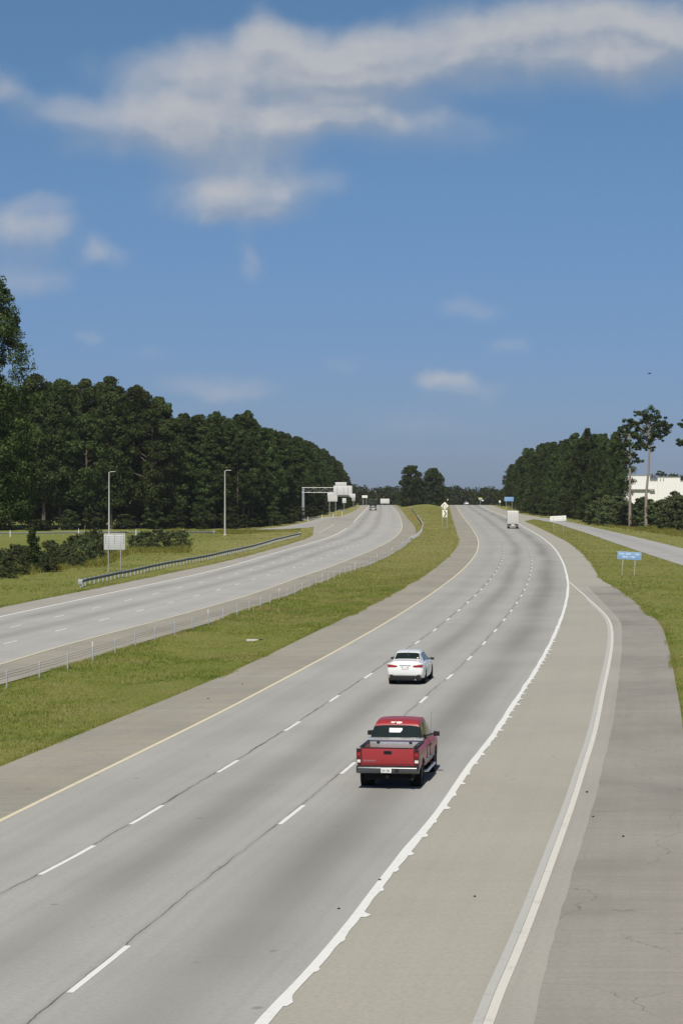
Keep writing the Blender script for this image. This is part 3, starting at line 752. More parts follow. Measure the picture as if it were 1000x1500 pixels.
for i in range(34):
    px = random.uniform(868, 1045); z = np.interp(px, [868, 1045], [575, 470]) + random.uniform(-6, 38)
    if i < 14: px = 872 + i * 12; z = np.interp(px, [868, 1045], [560, 455])
    x, y = atz(px, z); top = np.interp(px, [868, 900, 930, 965, 985, 1045], [722, 724, 726, 724, 716, 712]) + random.uniform(0, 12) + (8 if i < 14 else 0)
    plant('young%d' % random.randrange(2), 'young_tree', x, y, max(3.5, ztop(top, y) - E(y)), random.uniform(.8, 1.2), 'bushy young tree in the thicket before the white building', 'young trees before the white building')
# median pair
md = make_tree('ovoid', 16, .4, 5.6, 190, 150, .28, 401, (1.0, 1.8), .35, .8, 10, .2, .35)
x, y = atz(602, 965); zt = ztop(681, y) - g1(x, y)
tree_thing('median_tree', md, M['leaf_pine'], M['bark'], (x, y, g1(x, y) - .1), .4, .95, 'taller, left one of two rounded trees on the grassy median crest', szf=zt / 16)
x, y = atz(634, 972); zt = ztop(685, y) - g1(x, y)
tree_thing('median_tree', make_tree('ovoid', 16, .4, 5.6, 190, 150, .28, 402, (1.0, 1.8), .35, .8, 10, .2, .35), M['leaf_pine'], M['bark'], (x, y, g1(x, y) - .1), 2.0, .98, 'lower, right one of two rounded trees on the grassy median crest', szf=zt / 16)

# tall bare-trunked pines in front of the building: clump lists read off their crowns
def bare_pine(px, z, base_py, clumps, trunk_px, label, seed, name='tall_pine'):
    k = z / F; x0 = (px - 500) * k; g = g1(x0, z)
    r = np.random.default_rng(seed); C = []; Rr = []
    for (cx, cy, cr) in clumps:
        for j in range(8):
            C.append(((cx - px) * k + r.normal(0, cr * k * .72), r.normal(0, cr * k * .8), ztop(cy, z) - g + r.normal(0, cr * k * .5))); Rr.append(cr * k * r.uniform(.32, .82))
    C = np.array(C); Rr = np.array(Rr)
    V, Fq = leaf_cloud(C, Rr, 75, .18, seed, .7)
    o = empty(name, (x0, z, g))
    mb = MB(); sp = [((a - px) * k, 0, ztop(b, z) - g) for a, b in trunk_px]; sp[0] = (sp[0][0], 0, -.3)
    mb.tube(sp, list(np.linspace(.36, .14, len(sp))), 8)
    tz = sp[-1][2]
    for i in range(0, len(C), 8):
        c = C[i]; zb = min(tz - .3, c[2] - abs(c[0]) * .35 - .3); zb = max(zb, sp[-3][2])
        xb = np.interp(zb, [q[2] for q in sp], [q[0] for q in sp])
        mb.tube([(xb, 0, zb), ((xb + c[0]) / 2, c[1] / 2, (zb + c[2]) / 2 + .3), tuple(c)], [.12, .08, .03], 5)
    mb.build('trunk', M['pine_bark'], o); link('crown', np_mesh('pine_crown', V, Fq), o, M['leaf_pine'])
    tag(o, label, 'tree'); return o
bare_pine(946, 500, 775, [(935, 604, 6), (945, 604, 7), (952, 608, 8), (960, 610, 6), (965, 618, 8), (974, 620, 8), (979, 625, 5), (948, 616, 7), (958, 624, 8), (968, 628, 6), (938, 618, 5), (946, 634, 9), (952, 644, 7), (942, 650, 7), (960, 636, 6), (965, 642, 4), (972, 634, 4), (936, 640, 6), (951, 655, 5)],
          [(945.5, 775), (945.5, 750), (945.5, 725), (947, 710), (949, 690), (950.5, 660), (949, 640), (948, 622)], 'tall bare trunked pine with a broad flat crown, before the white building', 51)
bare_pine(922, 515, 770, [(905, 640, 5), (907, 654, 5), (903, 664, 5), (912, 664, 5), (914, 676, 4), (906, 679, 4), (914, 625, 6), (920, 617, 5), (926, 622, 6), (910, 632, 5), (917, 636, 6), (926, 634, 6), (932, 628, 5), (934, 642, 6), (922, 648, 6), (914, 650, 6), (928, 655, 6), (936, 654, 4), (922, 666, 5), (930, 672, 6), (935, 674, 3), (920, 678, 4)],
          [(922, 770), (922, 745), (922, 720), (922, 695), (921.5, 670), (921, 650), (921, 628)], 'slimmer bare trunked pine left of the broad crowned one', 52)
bare_pine(1006, 480, 775, [(998, 624, 4), (1004, 620, 6), (1010, 626, 8), (994, 650, 5), (999, 647, 5), (1006, 646, 6), (1013, 640, 8), (1012, 655, 6)],
          [(1006, 778), (1006, 740), (1007, 700), (1008, 670), (1008, 650), (1008, 628)], 'pine at the right picture edge, only its leftmost sprays in view', 53)

# far-off wood
r = np.random.default_rng(5); C = []; Rr = []
for px in np.arange(470, 780, 1.3):
    z = 1340 + r.uniform(-60, 90); top = 716 + 2.5 * math.sin(px * .13) + r.normal(0, 1.8) - 5 * max(0, (540 - px) / 40); x = (px - 500) * z / F
    zt = ztop(top, z); R0 = r.uniform(1.8, 3.2); zz = zt - R0 * .8
    while zz > float(E(z)) - 1: C.append((x + r.normal(0, 1.5), z + r.normal(0, 3), zz)); Rr.append(R0); zz -= R0 * 1.0
for px in list(np.arange(-420, 470, 3.0)) + list(np.arange(780, 895, 3.0)) + list(np.arange(1120, 1420, 3.0)):
    z = 1420 + r.uniform(-60, 90); x = (px - 500) * z / F; zt = 11 + r.normal(0, 1.2); zz = zt
    while zz > -7: C.append((x + r.normal(0, 1.5), z + r.normal(0, 3), zz)); Rr.append(3.0); zz -= 3.2
for px in np.arange(895, 1120, 1.5):
    z = 1180 + r.uniform(-30, 60); top = 698 + 2 * math.sin(px * .3) + r.normal(0, 1.5); x = (px - 500) * z / F
    zt = ztop(top, z); R0 = r.uniform(2, 3); zz = zt - R0 * .8
    while zz > float(E(z)) - 1: C.append((x + r.normal(0, 1), z + r.normal(0, 3), zz)); Rr.append(R0); zz -= R0 * 1.1
V, Fq = leaf_cloud(np.array(C), np.array(Rr), 34, .75, 6, .85)
tag(link('far_wood', np_mesh('far_wood', V, Fq), None, M['leaf_far']), 'hazy green treeline of a far wood beyond the crest and the white building', 'wood', kind='stuff')
x, y = atz(967, 1130)
tree_thing('distant_pine', make_tree('pine', 26, 17, 4.5, 22, 70, .45, 610, (.9, 1.7), .3, .6, 6, .3), M['leaf_far'], M['bark'], (x, y, g1(x, y)), 0, 1, 'small lone pine showing above the roof of the white building', szf=(ztop(689, y) - g1(x, y)) / 26)

# ------------------------------------------------------------------ white building
bz = 850.0; bk = bz / F
o = empty('warehouse', ((903 - 500) * bk, bz, 0)); x0 = (903 - 500) * bk
tag(o, 'long white flat roofed warehouse behind the thicket on the right', 'building')
def bx(px): return (px - 500) * bk - x0
mb = MB()
gb = float(E(bz)) - 1.5
for (a, b, top, yo) in [(899, 912, 705, .3), (912, 951, 697, 0), (951, 962.5, 704.5, .35), (962.5, 995.5, 699.5, -.02), (995.5, 1060, 705, .3)]:
    mb.box2((bx(a), yo, gb), (bx(b), 45, ztop(top, bz)))
mb.build('wall', M['white_wall'], o)
mb = MB()
for (a, b, top, yo) in [(912, 951, 697, 0), (962.5, 995.5, 699.5, -.02), (899, 912, 705, .3), (951, 962.5, 704.5, .35), (995.5, 1060, 705, .3)]:
    mb.box2((bx(a) + (.05 if yo > .1 else -.12), yo - .12, ztop(top, bz) + .004), (bx(b) + (-.05 if yo > .1 else .12), 45.12, ztop(top, bz) + .28))
mb.build('roof', M['grey_trim'], o)
mb = MB(); mb.box2((bx(908), -.9, ztop(717.6, bz)), (bx(958), -.03, ztop(717.6, bz) + .35)); mb.build('canopy', M['grey_trim'], o)
for (a, h0, h1) in [(914.5, 699, 704), (917.5, 698.5, 704), (925.5, 698.5, 705)]:
    MB().box2((bx(a) - .15, -.25, ztop(h1, bz)), (bx(a) + .15, -.02, ztop(h0, bz))).build('downpipe', M['grey_trim'], o)
for (a, h0, h1) in [(966.5, 700.5, 704), (971, 700.5, 704)]:
    MB().box2((bx(a) - .15, -.27, ztop(h1, bz)), (bx(a) + .15, -.04, ztop(h0, bz))).build('downpipe', M['grey_trim'], o)
mb = MB()
for i in range(24): mb.box2((bx(904 + i * 6.5) - .04, -.06 if not (951 < 904 + i * 6.5 < 962 or 904 + i * 6.5 < 912 or 904 + i * 6.5 > 995) else .26, gb + 2), (bx(904 + i * 6.5) + .04, .5, ztop(706, bz)))
mb.build('wall_seam', M['white'], o)

# ------------------------------------------------------------------ guard rails, barrier, poles
def wbeam(path, h=.70, side=1):
    """W-beam swept along a path: returns an MB"""
    prof = [(-.155, 0), (-.12, .035), (-.085, .08), (-.05, .08), (-.02, .03), (.02, .03), (.05, .08), (.085, .08), (.12, .035), (.155, 0)]
    prof2 = prof + [(a, b - .012) for a, b in prof[::-1]]
    rings = []
    for i in range(len(path)):
        p = path[i]; d = path[min(i + 1, len(path) - 1)] - path[max(i - 1, 0)]; d = d / np.linalg.norm(d); nx, ny = d[1] * side, -d[0] * side
        g = g1(p[0], p[1]) + h - .155
        rings.append([(p[0] + nx * (b + .11), p[1] + ny * (b + .11), g + a) for a, b in prof2])
    return MB().loft(rings)
def guardrail(name, pts, label, spacing, side, maxposts=100, endpiece=True):
    path = resample(pts, spacing, False)
    o = empty(name, (path[0][0], path[0][1], g1(*path[0]))); off = Vector(o.location)
    def shift(mb): mb.v = [tuple(Vector(v) - off) for v in mb.v]; return mb
    shift(wbeam(path, side=side)).build('rail', M['galv_dark'], o, ang=60)
    pm = MB(); pm.box((0, 0, .12), (.10, .14, 1.2)); pme = pm.mesh('guardrail_post', .012)
    bm_ = MB().box((0, side * 0, .5), (.12, .11, .34)).mesh('guardrail_block', .01)
    for i, p in enumerate(path[:maxposts]):
        c = link('post', pme, o, M['galv'] if i == 0 else None)
        c.location = (p[0] - off.x, p[1] - off.y, g1(p[0], p[1]) - off.z)
        d = path[min(i + 1, len(path) - 1)] - path[max(i - 1, 0)]; c.rotation_euler = (0, 0, math.atan2(d[1], d[0]))
    if endpiece:
        for q in (0, -1):
            p = path[q]; mb = MB(); mb.box((p[0] - off.x, p[1] - off.y, g1(p[0], p[1]) - off.z + .52), (.42, .30, .5)); mb.build('end_terminal', M['galv'], o, .05)
    return tag(o, label, 'guardrail')
GP = [(118, 860.5), (124.6, 857.6), (152, 851.6), (172, 847), (196, 842), (217.6, 837), (250, 830), (310, 818.6), (370, 804.5), (400, 795.5), (425, 789), (440, 785.5)]
guardrail('guardrail', [at(*p) for p in GP], 'long steel guardrail with pale posts along the opposite road, before the ribbed sign back', 2.35, 1)
guardrail('guardrail', [atz(-60, 440), atz(40, 444), atz(150, 448), atz(250, 452), atz(320, 456)], 'low distant guardrail at the foot of the left wood, half behind shrubs', 2.0, 1)
guardrail('guardrail', [atz(446, 610), atz(457, 625), atz(467, 640)], 'short dark guardrail beside the gantry post', 2.2, 1)
guardrail('guardrail', [at(603, 791), at(613, 785), at(617.6, 779), at(619, 771), at(615, 764), at(606, 751.5), at(602, 746)], 'pale curving guardrail ending the cable barrier on the median', 2.6, -1)
guardrail('guardrail', [atz(496.5, 800), atz(506, 812)], 'short pale rail below the small square sign by the gantry', 1.4, 1, endpiece=False)

CP = [(-45, 1024), (18, 1005.5), (65, 992.6), (106.5, 977), (144, 965.6), (178.5, 955), (209, 942), (236.4, 935), (262, 928), (286, 921), (307.6, 913), (346.6, 902), (379, 891), (408, 881.6), (444, 865), (474, 854), (499.6, 845.6), (521.5, 837.5), (539, 830.5), (554, 823), (567, 817), (577, 812), (592, 801), (601.6, 793.5)]
cp = np.array([at(*p) for p in CP]); 
for _ in range(2): cp[1:-1] = (cp[:-2] + 2 * cp[1:-1] + cp[2:]) / 4
cpath = resample(cp, 5.6, False); i0 = int(np.argmin(np.abs(cpath[:, 1] - depth(965.6))))
o = empty('cable_barrier', (cpath[0][0], cpath[0][1], g1(*cpath[0]))); off = Vector(o.location)
tag(o, 'three strand cable barrier on grey posts along the grassy median edge', 'barrier')
pm = MB().box((0, 0, .25), (.075, .06, 1.1)).mesh('cable_post', .012)
rf = MB().box((0, 0, .90), (.10, .05, .24)).mesh('reflector', .015)
tops = []
for i, p in enumerate(cpath):
    g = g1(p[0], p[1]) - off.z
    c = link('post', pm, o, M['galv'] if i == 0 else None); c.location = (p[0] - off.x, p[1] - off.y, g); c.rotation_euler = (random.uniform(-.03, .03), random.uniform(-.03, .03), -.15)
    tops.append((p[0] - off.x, p[1] - off.y, g))
    if (i - i0) % 6 == 0:
        k = link('reflector', rf, c, M['cement'])
for h in (.50, .62, .74):
    mb = MB(); pts = []
    for i in range(len(tops)):
        a = tops[i]; pts.append((a[0] + .06, a[1], a[2] + h))
        if i + 1 < len(tops):
            b = tops[i + 1]; pts.append(((a[0] + b[0]) / 2 + .06, (a[1] + b[1]) / 2, (a[2] + b[2]) / 2 + h - .03))
    mb.tube(pts, .008, 5); mb.build('cable', M['galv_dark'], o)

def light_pole(px, base_py, top_py, z, label):
    x = (px - 500) * z / F; g = g1(x, z); Ht = ztop(top_py, z) - g
    o = empty('light_pole', (x, z, g)); tag(o, label, 'light pole')
    MB().tube([(0, 0, .3), (0, 0, Ht * .5), (0, 0, Ht)], [.16, .125, .09], 12).build('pole', M['pole'], o)
    MB().box((0, 0, .1), (.5, .5, .45)).build('base', M['cement'], o, .04)
    MB().tube([(0, 0, Ht - .08), (.3, -.05, Ht + .06), (.75, -.12, Ht + .08)], .055, 8).build('arm', M['pole'], o)
    MB().loft([[(.70, -.24, Ht + .02), (.70, 0, Ht + .02), (.70, 0, Ht + .15), (.70, -.24, Ht + .15)], [(1.25, -.30, Ht + .03), (1.25, -.06, Ht + .03), (1.25, -.06, Ht + .11), (1.25, -.30, Ht + .11)]]).build('lamp_head', M['pole'], o, .02)
light_pole(160, 785, 691.5, 440, 'tall grey light pole rising behind the ribbed sign back')
light_pole(329.5, 781, 689.5, 445, 'tall grey light pole on the grass beyond the long guardrail')

# sign helpers: front faces -y (towards the camera side) in local space
def two_post_sign(name, label, c, w, h, zb, posts, matp, yaw=0, thick=.03, back=False, post_r=.05, postmat='galv'):
    o = empty(name, (c[0], c[1], g1(*c)), yaw); tag(o, label, 'sign')
    MB().box((0, 0, zb + h / 2), (w, thick, h)).build('panel', matp, o, .006)
    for q in posts:
        yy = -.07 if back else .07
        MB().box((q, yy, (zb + h * (.82 if back else .9)) / 2 - .15), (post_r * 1.7, post_r * 1.5, zb + h * (.82 if back else .9) + .3)).build('post', M[postmat], o, .008)
    return o
# ribbed sign back at left
x, y = at(168, 838); o = two_post_sign('road_sign', 'ribbed pale back of a square sign on two posts behind the long guardrail', (x, y), 2.3, 1.78, 2.4, (-.66, .66), M['alu'], R(4), back=True)
for i in range(9): MB().box((0, -.030, 2.46 + i * .207), (2.29, .028, .035)).build('rib', M['galv'], o)
for q in (-.95, 0, .98): MB().box((q, -.055, 3.55), (.06, .022, 1.0)).build('stiffener', M['grey_trim'], o)
# white sign back at right
x, y = at(818, 779.5); o = two_post_sign('road_sign', 'slightly tilted white back of a wide sign beside the right ramp', (x, y), 3.3, 1.05, 2.3, (-.95, .95), M['white_sign'], R(-6), back=True, postmat='galv')
o.rotation_euler = (0, R(-3.2), R(-6))
for i in range(2): MB().box((0, -.028, 2.55 + i * .55), (3.2, .022, .05)).build('stiffener', M['alu'], o)
# blue sign with two lines of small white lettering
x, y = at(919.5, 843); o = two_post_sign('road_sign', 'near blue sign with two lines of white lettering on the right grass verge', (x, y), 2.45, .78, 1.72, (-.66, .62), M['blue_sign'], R(-8))
o.rotation_euler = (0, R(3.0), R(-8))
mb = MB(); mb.box((0, -.012, 2.11), (2.47, .02, .80)); mb.build('border', M['white_sign'], o)
rl = random.Random(4)
def glyph_word(mb, x0, x1, z, h, n):
    w = (x1 - x0) / n
    for i in range(n):
        a = x0 + i * w + w * .08; b = x0 + (i + 1) * w - w * .12; t = .024; k = rl.randrange(4); yy = -.0185
        def bar(xa, xb, za, zb): mb.box(((xa + xb) / 2, yy, (za + zb) / 2), (abs(xb - xa), .006, abs(zb - za)))
        bar(a, a + t, z, z + h)
        if k in (0, 1, 2): bar(a + t, b - t, z + h - t, z + h)
        if k in (1, 3): bar(a + t, b - t, z, z + t)
        if k in (0, 2, 3): bar(a + t, b - t, z + h / 2 - t / 2, z + h / 2 + t / 2)
        if k in (0, 1): bar(b - t, b, z, z + h)
o.children  # panel, post, post, border
for ch in o.children:
    if ch.name.startswith('panel'): ch.location.y = -.0
    if ch.name.startswith('border'): ch.location.y = .014
mb = MB()
for (a, b, n_) in [(-1.04, -.52, 5), (-.36, .16, 5), (.62, 1.04, 4)]: glyph_word(mb, a, b, 2.20, .17, n_)
mb.box((.41, -.0185, 2.28), (.05, .006, .06))
for (a, b, n_) in [(-.74, -.14, 6), (.06, .62, 5)]: glyph_word(mb, a, b, 1.90, .17, n_)
mb.build('lettering', M['white_sign'], o)
# chevron and merge sign on the median
x, y = at(651, 776); o = empty('warning_sign', (x, y, g1(x, y))); tag(o, 'pale merge diamond above a black chevron board on the median', 'sign')
for q in (-.50, .50): MB().box((q, .06, 2.6), (.09, .06, 5.6)).build('post', M['galv'], o, .006)
MB().box((0, 0, 3.55), (1.05, .025, 1.55)).build('chevron_board', M['cream_sign'], o, .004)
MB().prism([(-.22, 4.22), (.02, 4.22), (.40, 3.55), (.02, 2.88), (-.22, 2.88), (.14, 3.55)], 1, -.022, -.014).build('chevron', M['black'], o)
dz = 5.22
MB().prism([(0, dz - .86), (.86, dz), (0, dz + .86), (-.86, dz)], 1, -.03, -.004).build('diamond_board', M['cream_sign'], o, .004)
mb = MB(); mb.box((.20, -.036, dz - .02), (.10, .008, .72)); mb.build('merge_bar', M['grey_ink'], o)
MB().prism([(-.42, dz - .42), (-.30, dz - .42), (-.28, dz - .02), (-.06, dz + .28), (-.06, dz + .5), (-.2, dz + .36), (-.40, dz + .02)], 1, -.040, -.032).build('merge_arrow', M['black'], o)

def small_sign(name, label, px, z, py0, py1, wpx, matp, base_py=None, thick=.04, cat='sign', posts=1, rot=0):
    x = (px - 500) * z / F; g = g1(x, z); w = wpx * z / F; a = ztop(py1, z) - g; b = ztop(py0, z) - g
    o = empty(name, (x, z, g), rot); tag(o, label, cat)
    MB().box((0, 0, (a + b) / 2), (w, thick, b - a)).build('panel', matp, o, .01)
    ps = (0,) if posts == 1 else (-w * .32, w * .32)
    for q in ps: MB().box((q, .09, b * .45 - .3), (.12, .1, b * .9 + .6)).build('post', M['galv'], o)
    MB().box((0, thick / 2 + .02, (a + b) / 2), (w * .9, .03, .09)).build('brace', M['galv'], o)
    return o
o = small_sign('road_sign', 'distant blue sign above the box truck beside the right wood', 745, 800, 728, 734.3, 13.5, M['blue_sign'], posts=2)
o2 = small_sign('road_sign', 'small white sign left of the distant blue sign', 731.5, 830, 733.2, 736.2, 2.6, M['white_sign'])
o = small_sign('road_sign', 'tiny yellow, blue and white sign post on the crest', 703, 1020, 729, 731.3, 5.5, M['yellow_sign'])
MB().box((.3, -.06, ztop(732, 1020) - o.location.z), (1.7, .05, .45)).build('lower_panel', M['blue_sign'], o)
MB().box((1.0, -.06, ztop(733.3, 1020) - o.location.z), (.95, .05, .4)).build('side_panel', M['white_sign'], o)
small_sign('road_sign', 'small white sign behind the right median tree at the crest', 654.5, 1035, 730.8, 733.4, 2.8, M['white_sign'])
small_sign('road_sign', 'wide white sign back on the middle of the crest right of the dark truck', 563.5, 1085, 730.6, 737.5, 13.2, M['alu'], posts=2)
o = small_sign('road_sign', 'white sign panel showing left of the dark truck beyond the verge', 534, 1075, 725.7, 729.4, 8.0, M['white_sign'], posts=2)
small_sign('road_sign', 'small square grey sign on a post right of the gantry panels', 504, 800, 729.8, 736.8, 5.6, M['alu'])
small_sign('road_sign', 'small grey stop shaped sign back at the crest edge of the left wood', 517.5, 880, 728.5, 734, 5.0, M['galv'])
small_sign('road_sign', 'low white sign panel on two posts under the gantry panels', 487, 640, 722.3, 734.5, 14, M['alu'], posts=2)

# gantry: post, truss, catwalk and sign panel backs
gx, gy = atz(444, 615); g = g1(gx, gy); k = gy / F
o = empty('sign_gantry', (gx, gy, g)); tag(o, 'cantilever sign gantry carrying bare sign backs beside the opposite road', 'gantry')
def gxp(px): return (px - 444) * k
def gzp(py): return ztop(py, gy) - g
MB().tube([(0, 0, -.3), (0, 0, 1), (0, 0, gzp(714.5))], [.46, .40, .34], 14).build('post', M['gantry'], o)
MB().tube([(0, 0, gzp(714.5)), (0, 0, gzp(713.6))], [.42, .2], 14).build('post_cap', M['gantry'], o)
x1 = gxp(516); zt0, zt1 = gzp(714.3), gzp(721.4)
mb = MB()
for yy in (-.35, .35):
    for zz in (zt0, zt1): mb.tube([(-.35, yy, zz), (x1, yy, zz)], .055, 7)
nb = 9
for i in range(nb + 1):
    xx = x1 * i / nb
    for yy in (-.35, .35):
        mb.tube([(xx, yy, zt1), (xx, yy, zt0)], .04, 6)
        if i < nb: mb.tube([(xx, yy, zt1 if i % 2 else zt0), (x1 * (i + 1) / nb, yy, zt0 if i % 2 else zt1)], .035, 6)
    mb.tube([(xx, -.35, zt0), (xx, .35, zt0)], .035, 5); mb.tube([(xx, -.35, zt1), (xx, .35, zt1)], .035, 5)
mb.build('truss', M['galv'], o)
for (a, b, t, bt, yo) in [(488.3, 515.3, 711.5, 725.2, -.62), (491, 507.3, 706.4, 711.4, -.62), (510.8, 520.3, 723.2, 728.8, -.74), (479.5, 489.5, 721.8, 727, -.78)]:
    MB().box2((gxp(a), yo - .04, gzp(bt)), (gxp(b), yo + .04, gzp(t))).build('sign_panel', M['alu'], o, .01)
for a in (493.5, 503, 509.5): MB().box2((gxp(a) - .06, -.72, gzp(724.8)), (gxp(a) + .06, -.665, gzp(713))).build('bracket', M['gantry'], o)
mb = MB(); mb.box2((gxp(494), -1.3, gzp(727.2)), (gxp(513), -.45, gzp(726.6)))
for i in range(8): mb.tube([(gxp(494 + i * 2.7), -1.28, gzp(727)), (gxp(494 + i * 2.7), -1.28, gzp(725.4))], .03, 5)
mb.tube([(gxp(494), -1.28, gzp(725.4)), (gxp(513), -1.28, gzp(725.4))], .03, 5); mb.build('catwalk', M['galv_dark'], o)

# slim white delineator posts
dm = MB().box((0, 0, .6), (.12, .05, 1.4)).mesh('delineator', .015); dt = MB().box((0, -.032, 1.12), (.09, .012, .16)).mesh('delineator_band')
DL = [(15.3, 436, 'white delineator post at the left end of the distant guardrail'), (115.5, 438, 'white delineator post behind the thicket at the distant guardrail'), (199.5, 440, 'white delineator post right of the ribbed sign back at the distant guardrail'), (268.7, 445, 'white delineator post beside the clump of shrubs at the distant guardrail'),
      (451, 600, 'white delineator post next to the gantry post'), (471.5, 640, 'white delineator post at the end of the short gantry guardrail'), (488, 660, 'white delineator post below the gantry sign panels'), (500.7, 700, 'white delineator post before the low pale rail'), (523.5, 980, 'white delineator post at the crest left of the dark truck')]
first = None
for (px, z, lab) in DL:
    x = (px - 500) * z / F
    if first is None:
        first = link('delineator_post', dm, None, M['white_sign']); link('reflective_band', dt, first, M['grey_ink']); c = first
    else: c = copy_tree(first)
    c.location = (x, z, g1(x, z)); tag(c, lab, 'post', 'white delineator posts')
# storm drain in the median
x, y = at(370, 935); o = empty('storm_drain', (x, y, g1(x, y)), R(-10)); o.scale = (.68, .68, .8); tag(o, 'pale concrete drain inlet sunk in the median grass', 'drain')
MB().prism([(-.55, -.25), (-.42, -.5), (.42, -.5), (.55, -.25), (.55, .3), (-.55, .3)], 2, -.3, .10).build('slab', M['cement'], o, .05)
MB().box((.62, .25, .04), (.5, .5, .10)).build('slab_shadow', M['under'], o, .02)  # dark box standing in for the shadow right of the slab

# small stones and scraps on the paving
dbs = [MB().loft([[(-.07, -.05, 0), (.06, -.06, 0), (.08, .05, 0), (-.05, .07, 0)], [(-.05, -.03, .05), (.04, -.05, .06), (.05, .04, .04), (-.04, .05, .05)]]).mesh('scrap%d' % i, .012) for i in range(1)]
for (px, py, s, lab) in [(859, 1161, 1.2, 'dark scrap on the pale strip right of the white edge line, farther of two'), (912, 1226, .9, 'dark scrap on the grey outer shoulder'), (868, 1197, .8, 'dark scrap on the pale strip right of the white edge line, nearer of two'), (556, 1290, 1.0, 'black scrap in the right lane left of the white drips'), (496, 1332, .8, 'black scrap lower in the right lane'), (695, 1314, .7, 'small dark scrap alone on the tan shoulder'), (305, 1024, 1.2, 'dark scrap at the grass edge of the inner shoulder'), (137, 1066, 1.0, 'pale scrap on the inner shoulder near the left edge'), (355, 1003, 1.0, 'dark scrap in the middle of the inner shoulder')]:
    x, y = at(px, py); c = link('road_scrap', dbs[0], None, M['black']); c.location = (x, y, float(E(y)) + .012); c.scale = (s * .55,) * 3; c.rotation_euler = (0, 0, px); tag(c, lab, 'scrap', 'scraps on the paving')

# bird
x, y = atz(950.5, 270); o = empty('bird', (x, y, ztop(547, 270)), R(25)); tag(o, 'small dark bird flying in the blue sky at right', 'bird')
mb = MB(); prof = [(-.22, .012), (-.15, .035), (-.05, .07), (.06, .075), (.13, .05), (.18, .045), (.21, .02), (.25, .004)]
mb.tube([(p, 0, .02 * math.sin(p * 8)) for p, _ in prof], [q for _, q in prof], 10); mb.build('body', M['black'], o)
for sgn in (1, -1):
    pts = [(.08, .05 * sgn, .02), (.10, .2 * sgn, .09), (.02, .36 * sgn, .05), (-.10, .30 * sgn, .03), (-.06, .05 * sgn, .01)]
    MB().add(pts + [(a, b, c - .012) for a, b, c in pts], [(0, 1, 2, 3, 4), (9, 8, 7, 6, 5)] + [(i, 5 + i, 5 + (i + 1) % 5, (i + 1) % 5) for i in range(5)]).build('wing', M['black'], o)

# ------------------------------------------------------------------ vehicles
class Shell:
    """car body surface: stations along y, each a mirrored ring of 12 half points"""
    def __init__(s, st, ny=70):
        s.st = np.array(st, float); s.y = s.st[:, 0]
    def row(s, y):
        w, zb, zbelt, wt, zt = [float(np.interp(y, s.y, s.st[:, i])) for i in range(1, 6)]
        hp = [(0, zb), (w * .80, zb), (w * .95, zb + .05), (w * .995, zb + .22), (w, zbelt - .16), (w * .975, zbelt - .035), (w * .935, zbelt), (w * .90, zbelt + .012),
              (wt, zt - .075), (wt * .94, zt - .028), (wt * .55, zt - .004), (0, zt)]
        return hp
    def pt(s, y, k):
        sg = 1
        if k > 11: k = 22 - k; sg = -1
        hp = s.row(y); i = min(int(k), 10); f = k - i
        return Vector((sg * (hp[i][0] * (1 - f) + hp[i + 1][0] * f), y, hp[i][1] * (1 - f) + hp[i + 1][1] * f))
    def body(s, name, extra=()):
        ys = sorted(set(list(s.y) + list(extra)))
        rings = []
        for y in ys:
            hp = s.row(y); rings.append([(x, y, z) for x, z in hp] + [(-x, y, z) for x, z in hp[-2:0:-1]])
        return MB().loft(rings).mesh(name, 0, 38)
    def patch(s, ya, yb, k0, k1, nk=6, ny=4, off=.008):
        """ya, yb: (y at k0, y at k1) for the two ends"""
        vs = []
        for i in range(ny + 1):
            for j in range(nk + 1):
                t = j / nk; k = k0 + (k1 - k0) * t; y0 = ya[0] * (1 - t) + ya[1] * t; y1 = yb[0] * (1 - t) + yb[1] * t; y = y0 + (y1 - y0) * i / ny
                p = s.pt(y, k); e = .02
                n = (s.pt(y + e, k) - s.pt(y - e, k)).cross(s.pt(y, min(k + .05, 22)) - s.pt(y, max(k - .05, 0)))
                n = n.normalized() if n.length > 1e-9 else Vector((0, 0, 1))
                c = Vector((0, y, .8))
                if n.dot(p - c) < 0: n = -n
                vs.append((p + n * off, p - n * .012))
        mb = MB(); n1 = nk + 1; tot = len(vs)
        V = [a for a, b in vs] + [b for a, b in vs]; fs = []
        for i in range(ny):
            for j in range(nk):
                a, b, c, d = i * n1 + j, i * n1 + j + 1, (i + 1) * n1 + j + 1, (i + 1) * n1 + j
                fs += [(a, b, c, d), (tot + d, tot + c, tot + b, tot + a)]
        bd = [j for j in range(n1)] + [i * n1 + nk for i in range(1, ny + 1)] + [ny * n1 + j for j in range(nk - 1, -1, -1)] + [i * n1 for i in range(ny - 1, 0, -1)]
        for q in range(len(bd)): a, b = bd[q], bd[(q + 1) % len(bd)]; fs.append((a, tot + a, tot + b, b))
        return mb.add(V, fs)
def bool_cut(me, cutters):
    """subtract closed cutter meshes from a mesh and return the evaluated result"""
    a = bpy.data.objects.new('work_body', me); COL.objects.link(a); tmp = []
    for c in cutters:
        b = bpy.data.objects.new('work_cut', c); COL.objects.link(b); tmp.append(b)
        md_ = a.modifiers.new('cut', 'BOOLEAN'); md_.operation = 'DIFFERENCE'; md_.object = b; md_.solver = 'EXACT'
    bpy.context.view_layer.update()
    dg = bpy.context.evaluated_depsgraph_get(); out = bpy.data.meshes.new_from_object(a.evaluated_get(dg))
    for b in tmp: bpy.data.objects.remove(b, do_unlink=True)
    bpy.data.objects.remove(a, do_unlink=True)
    out.materials.clear(); shade(out, 38); return out
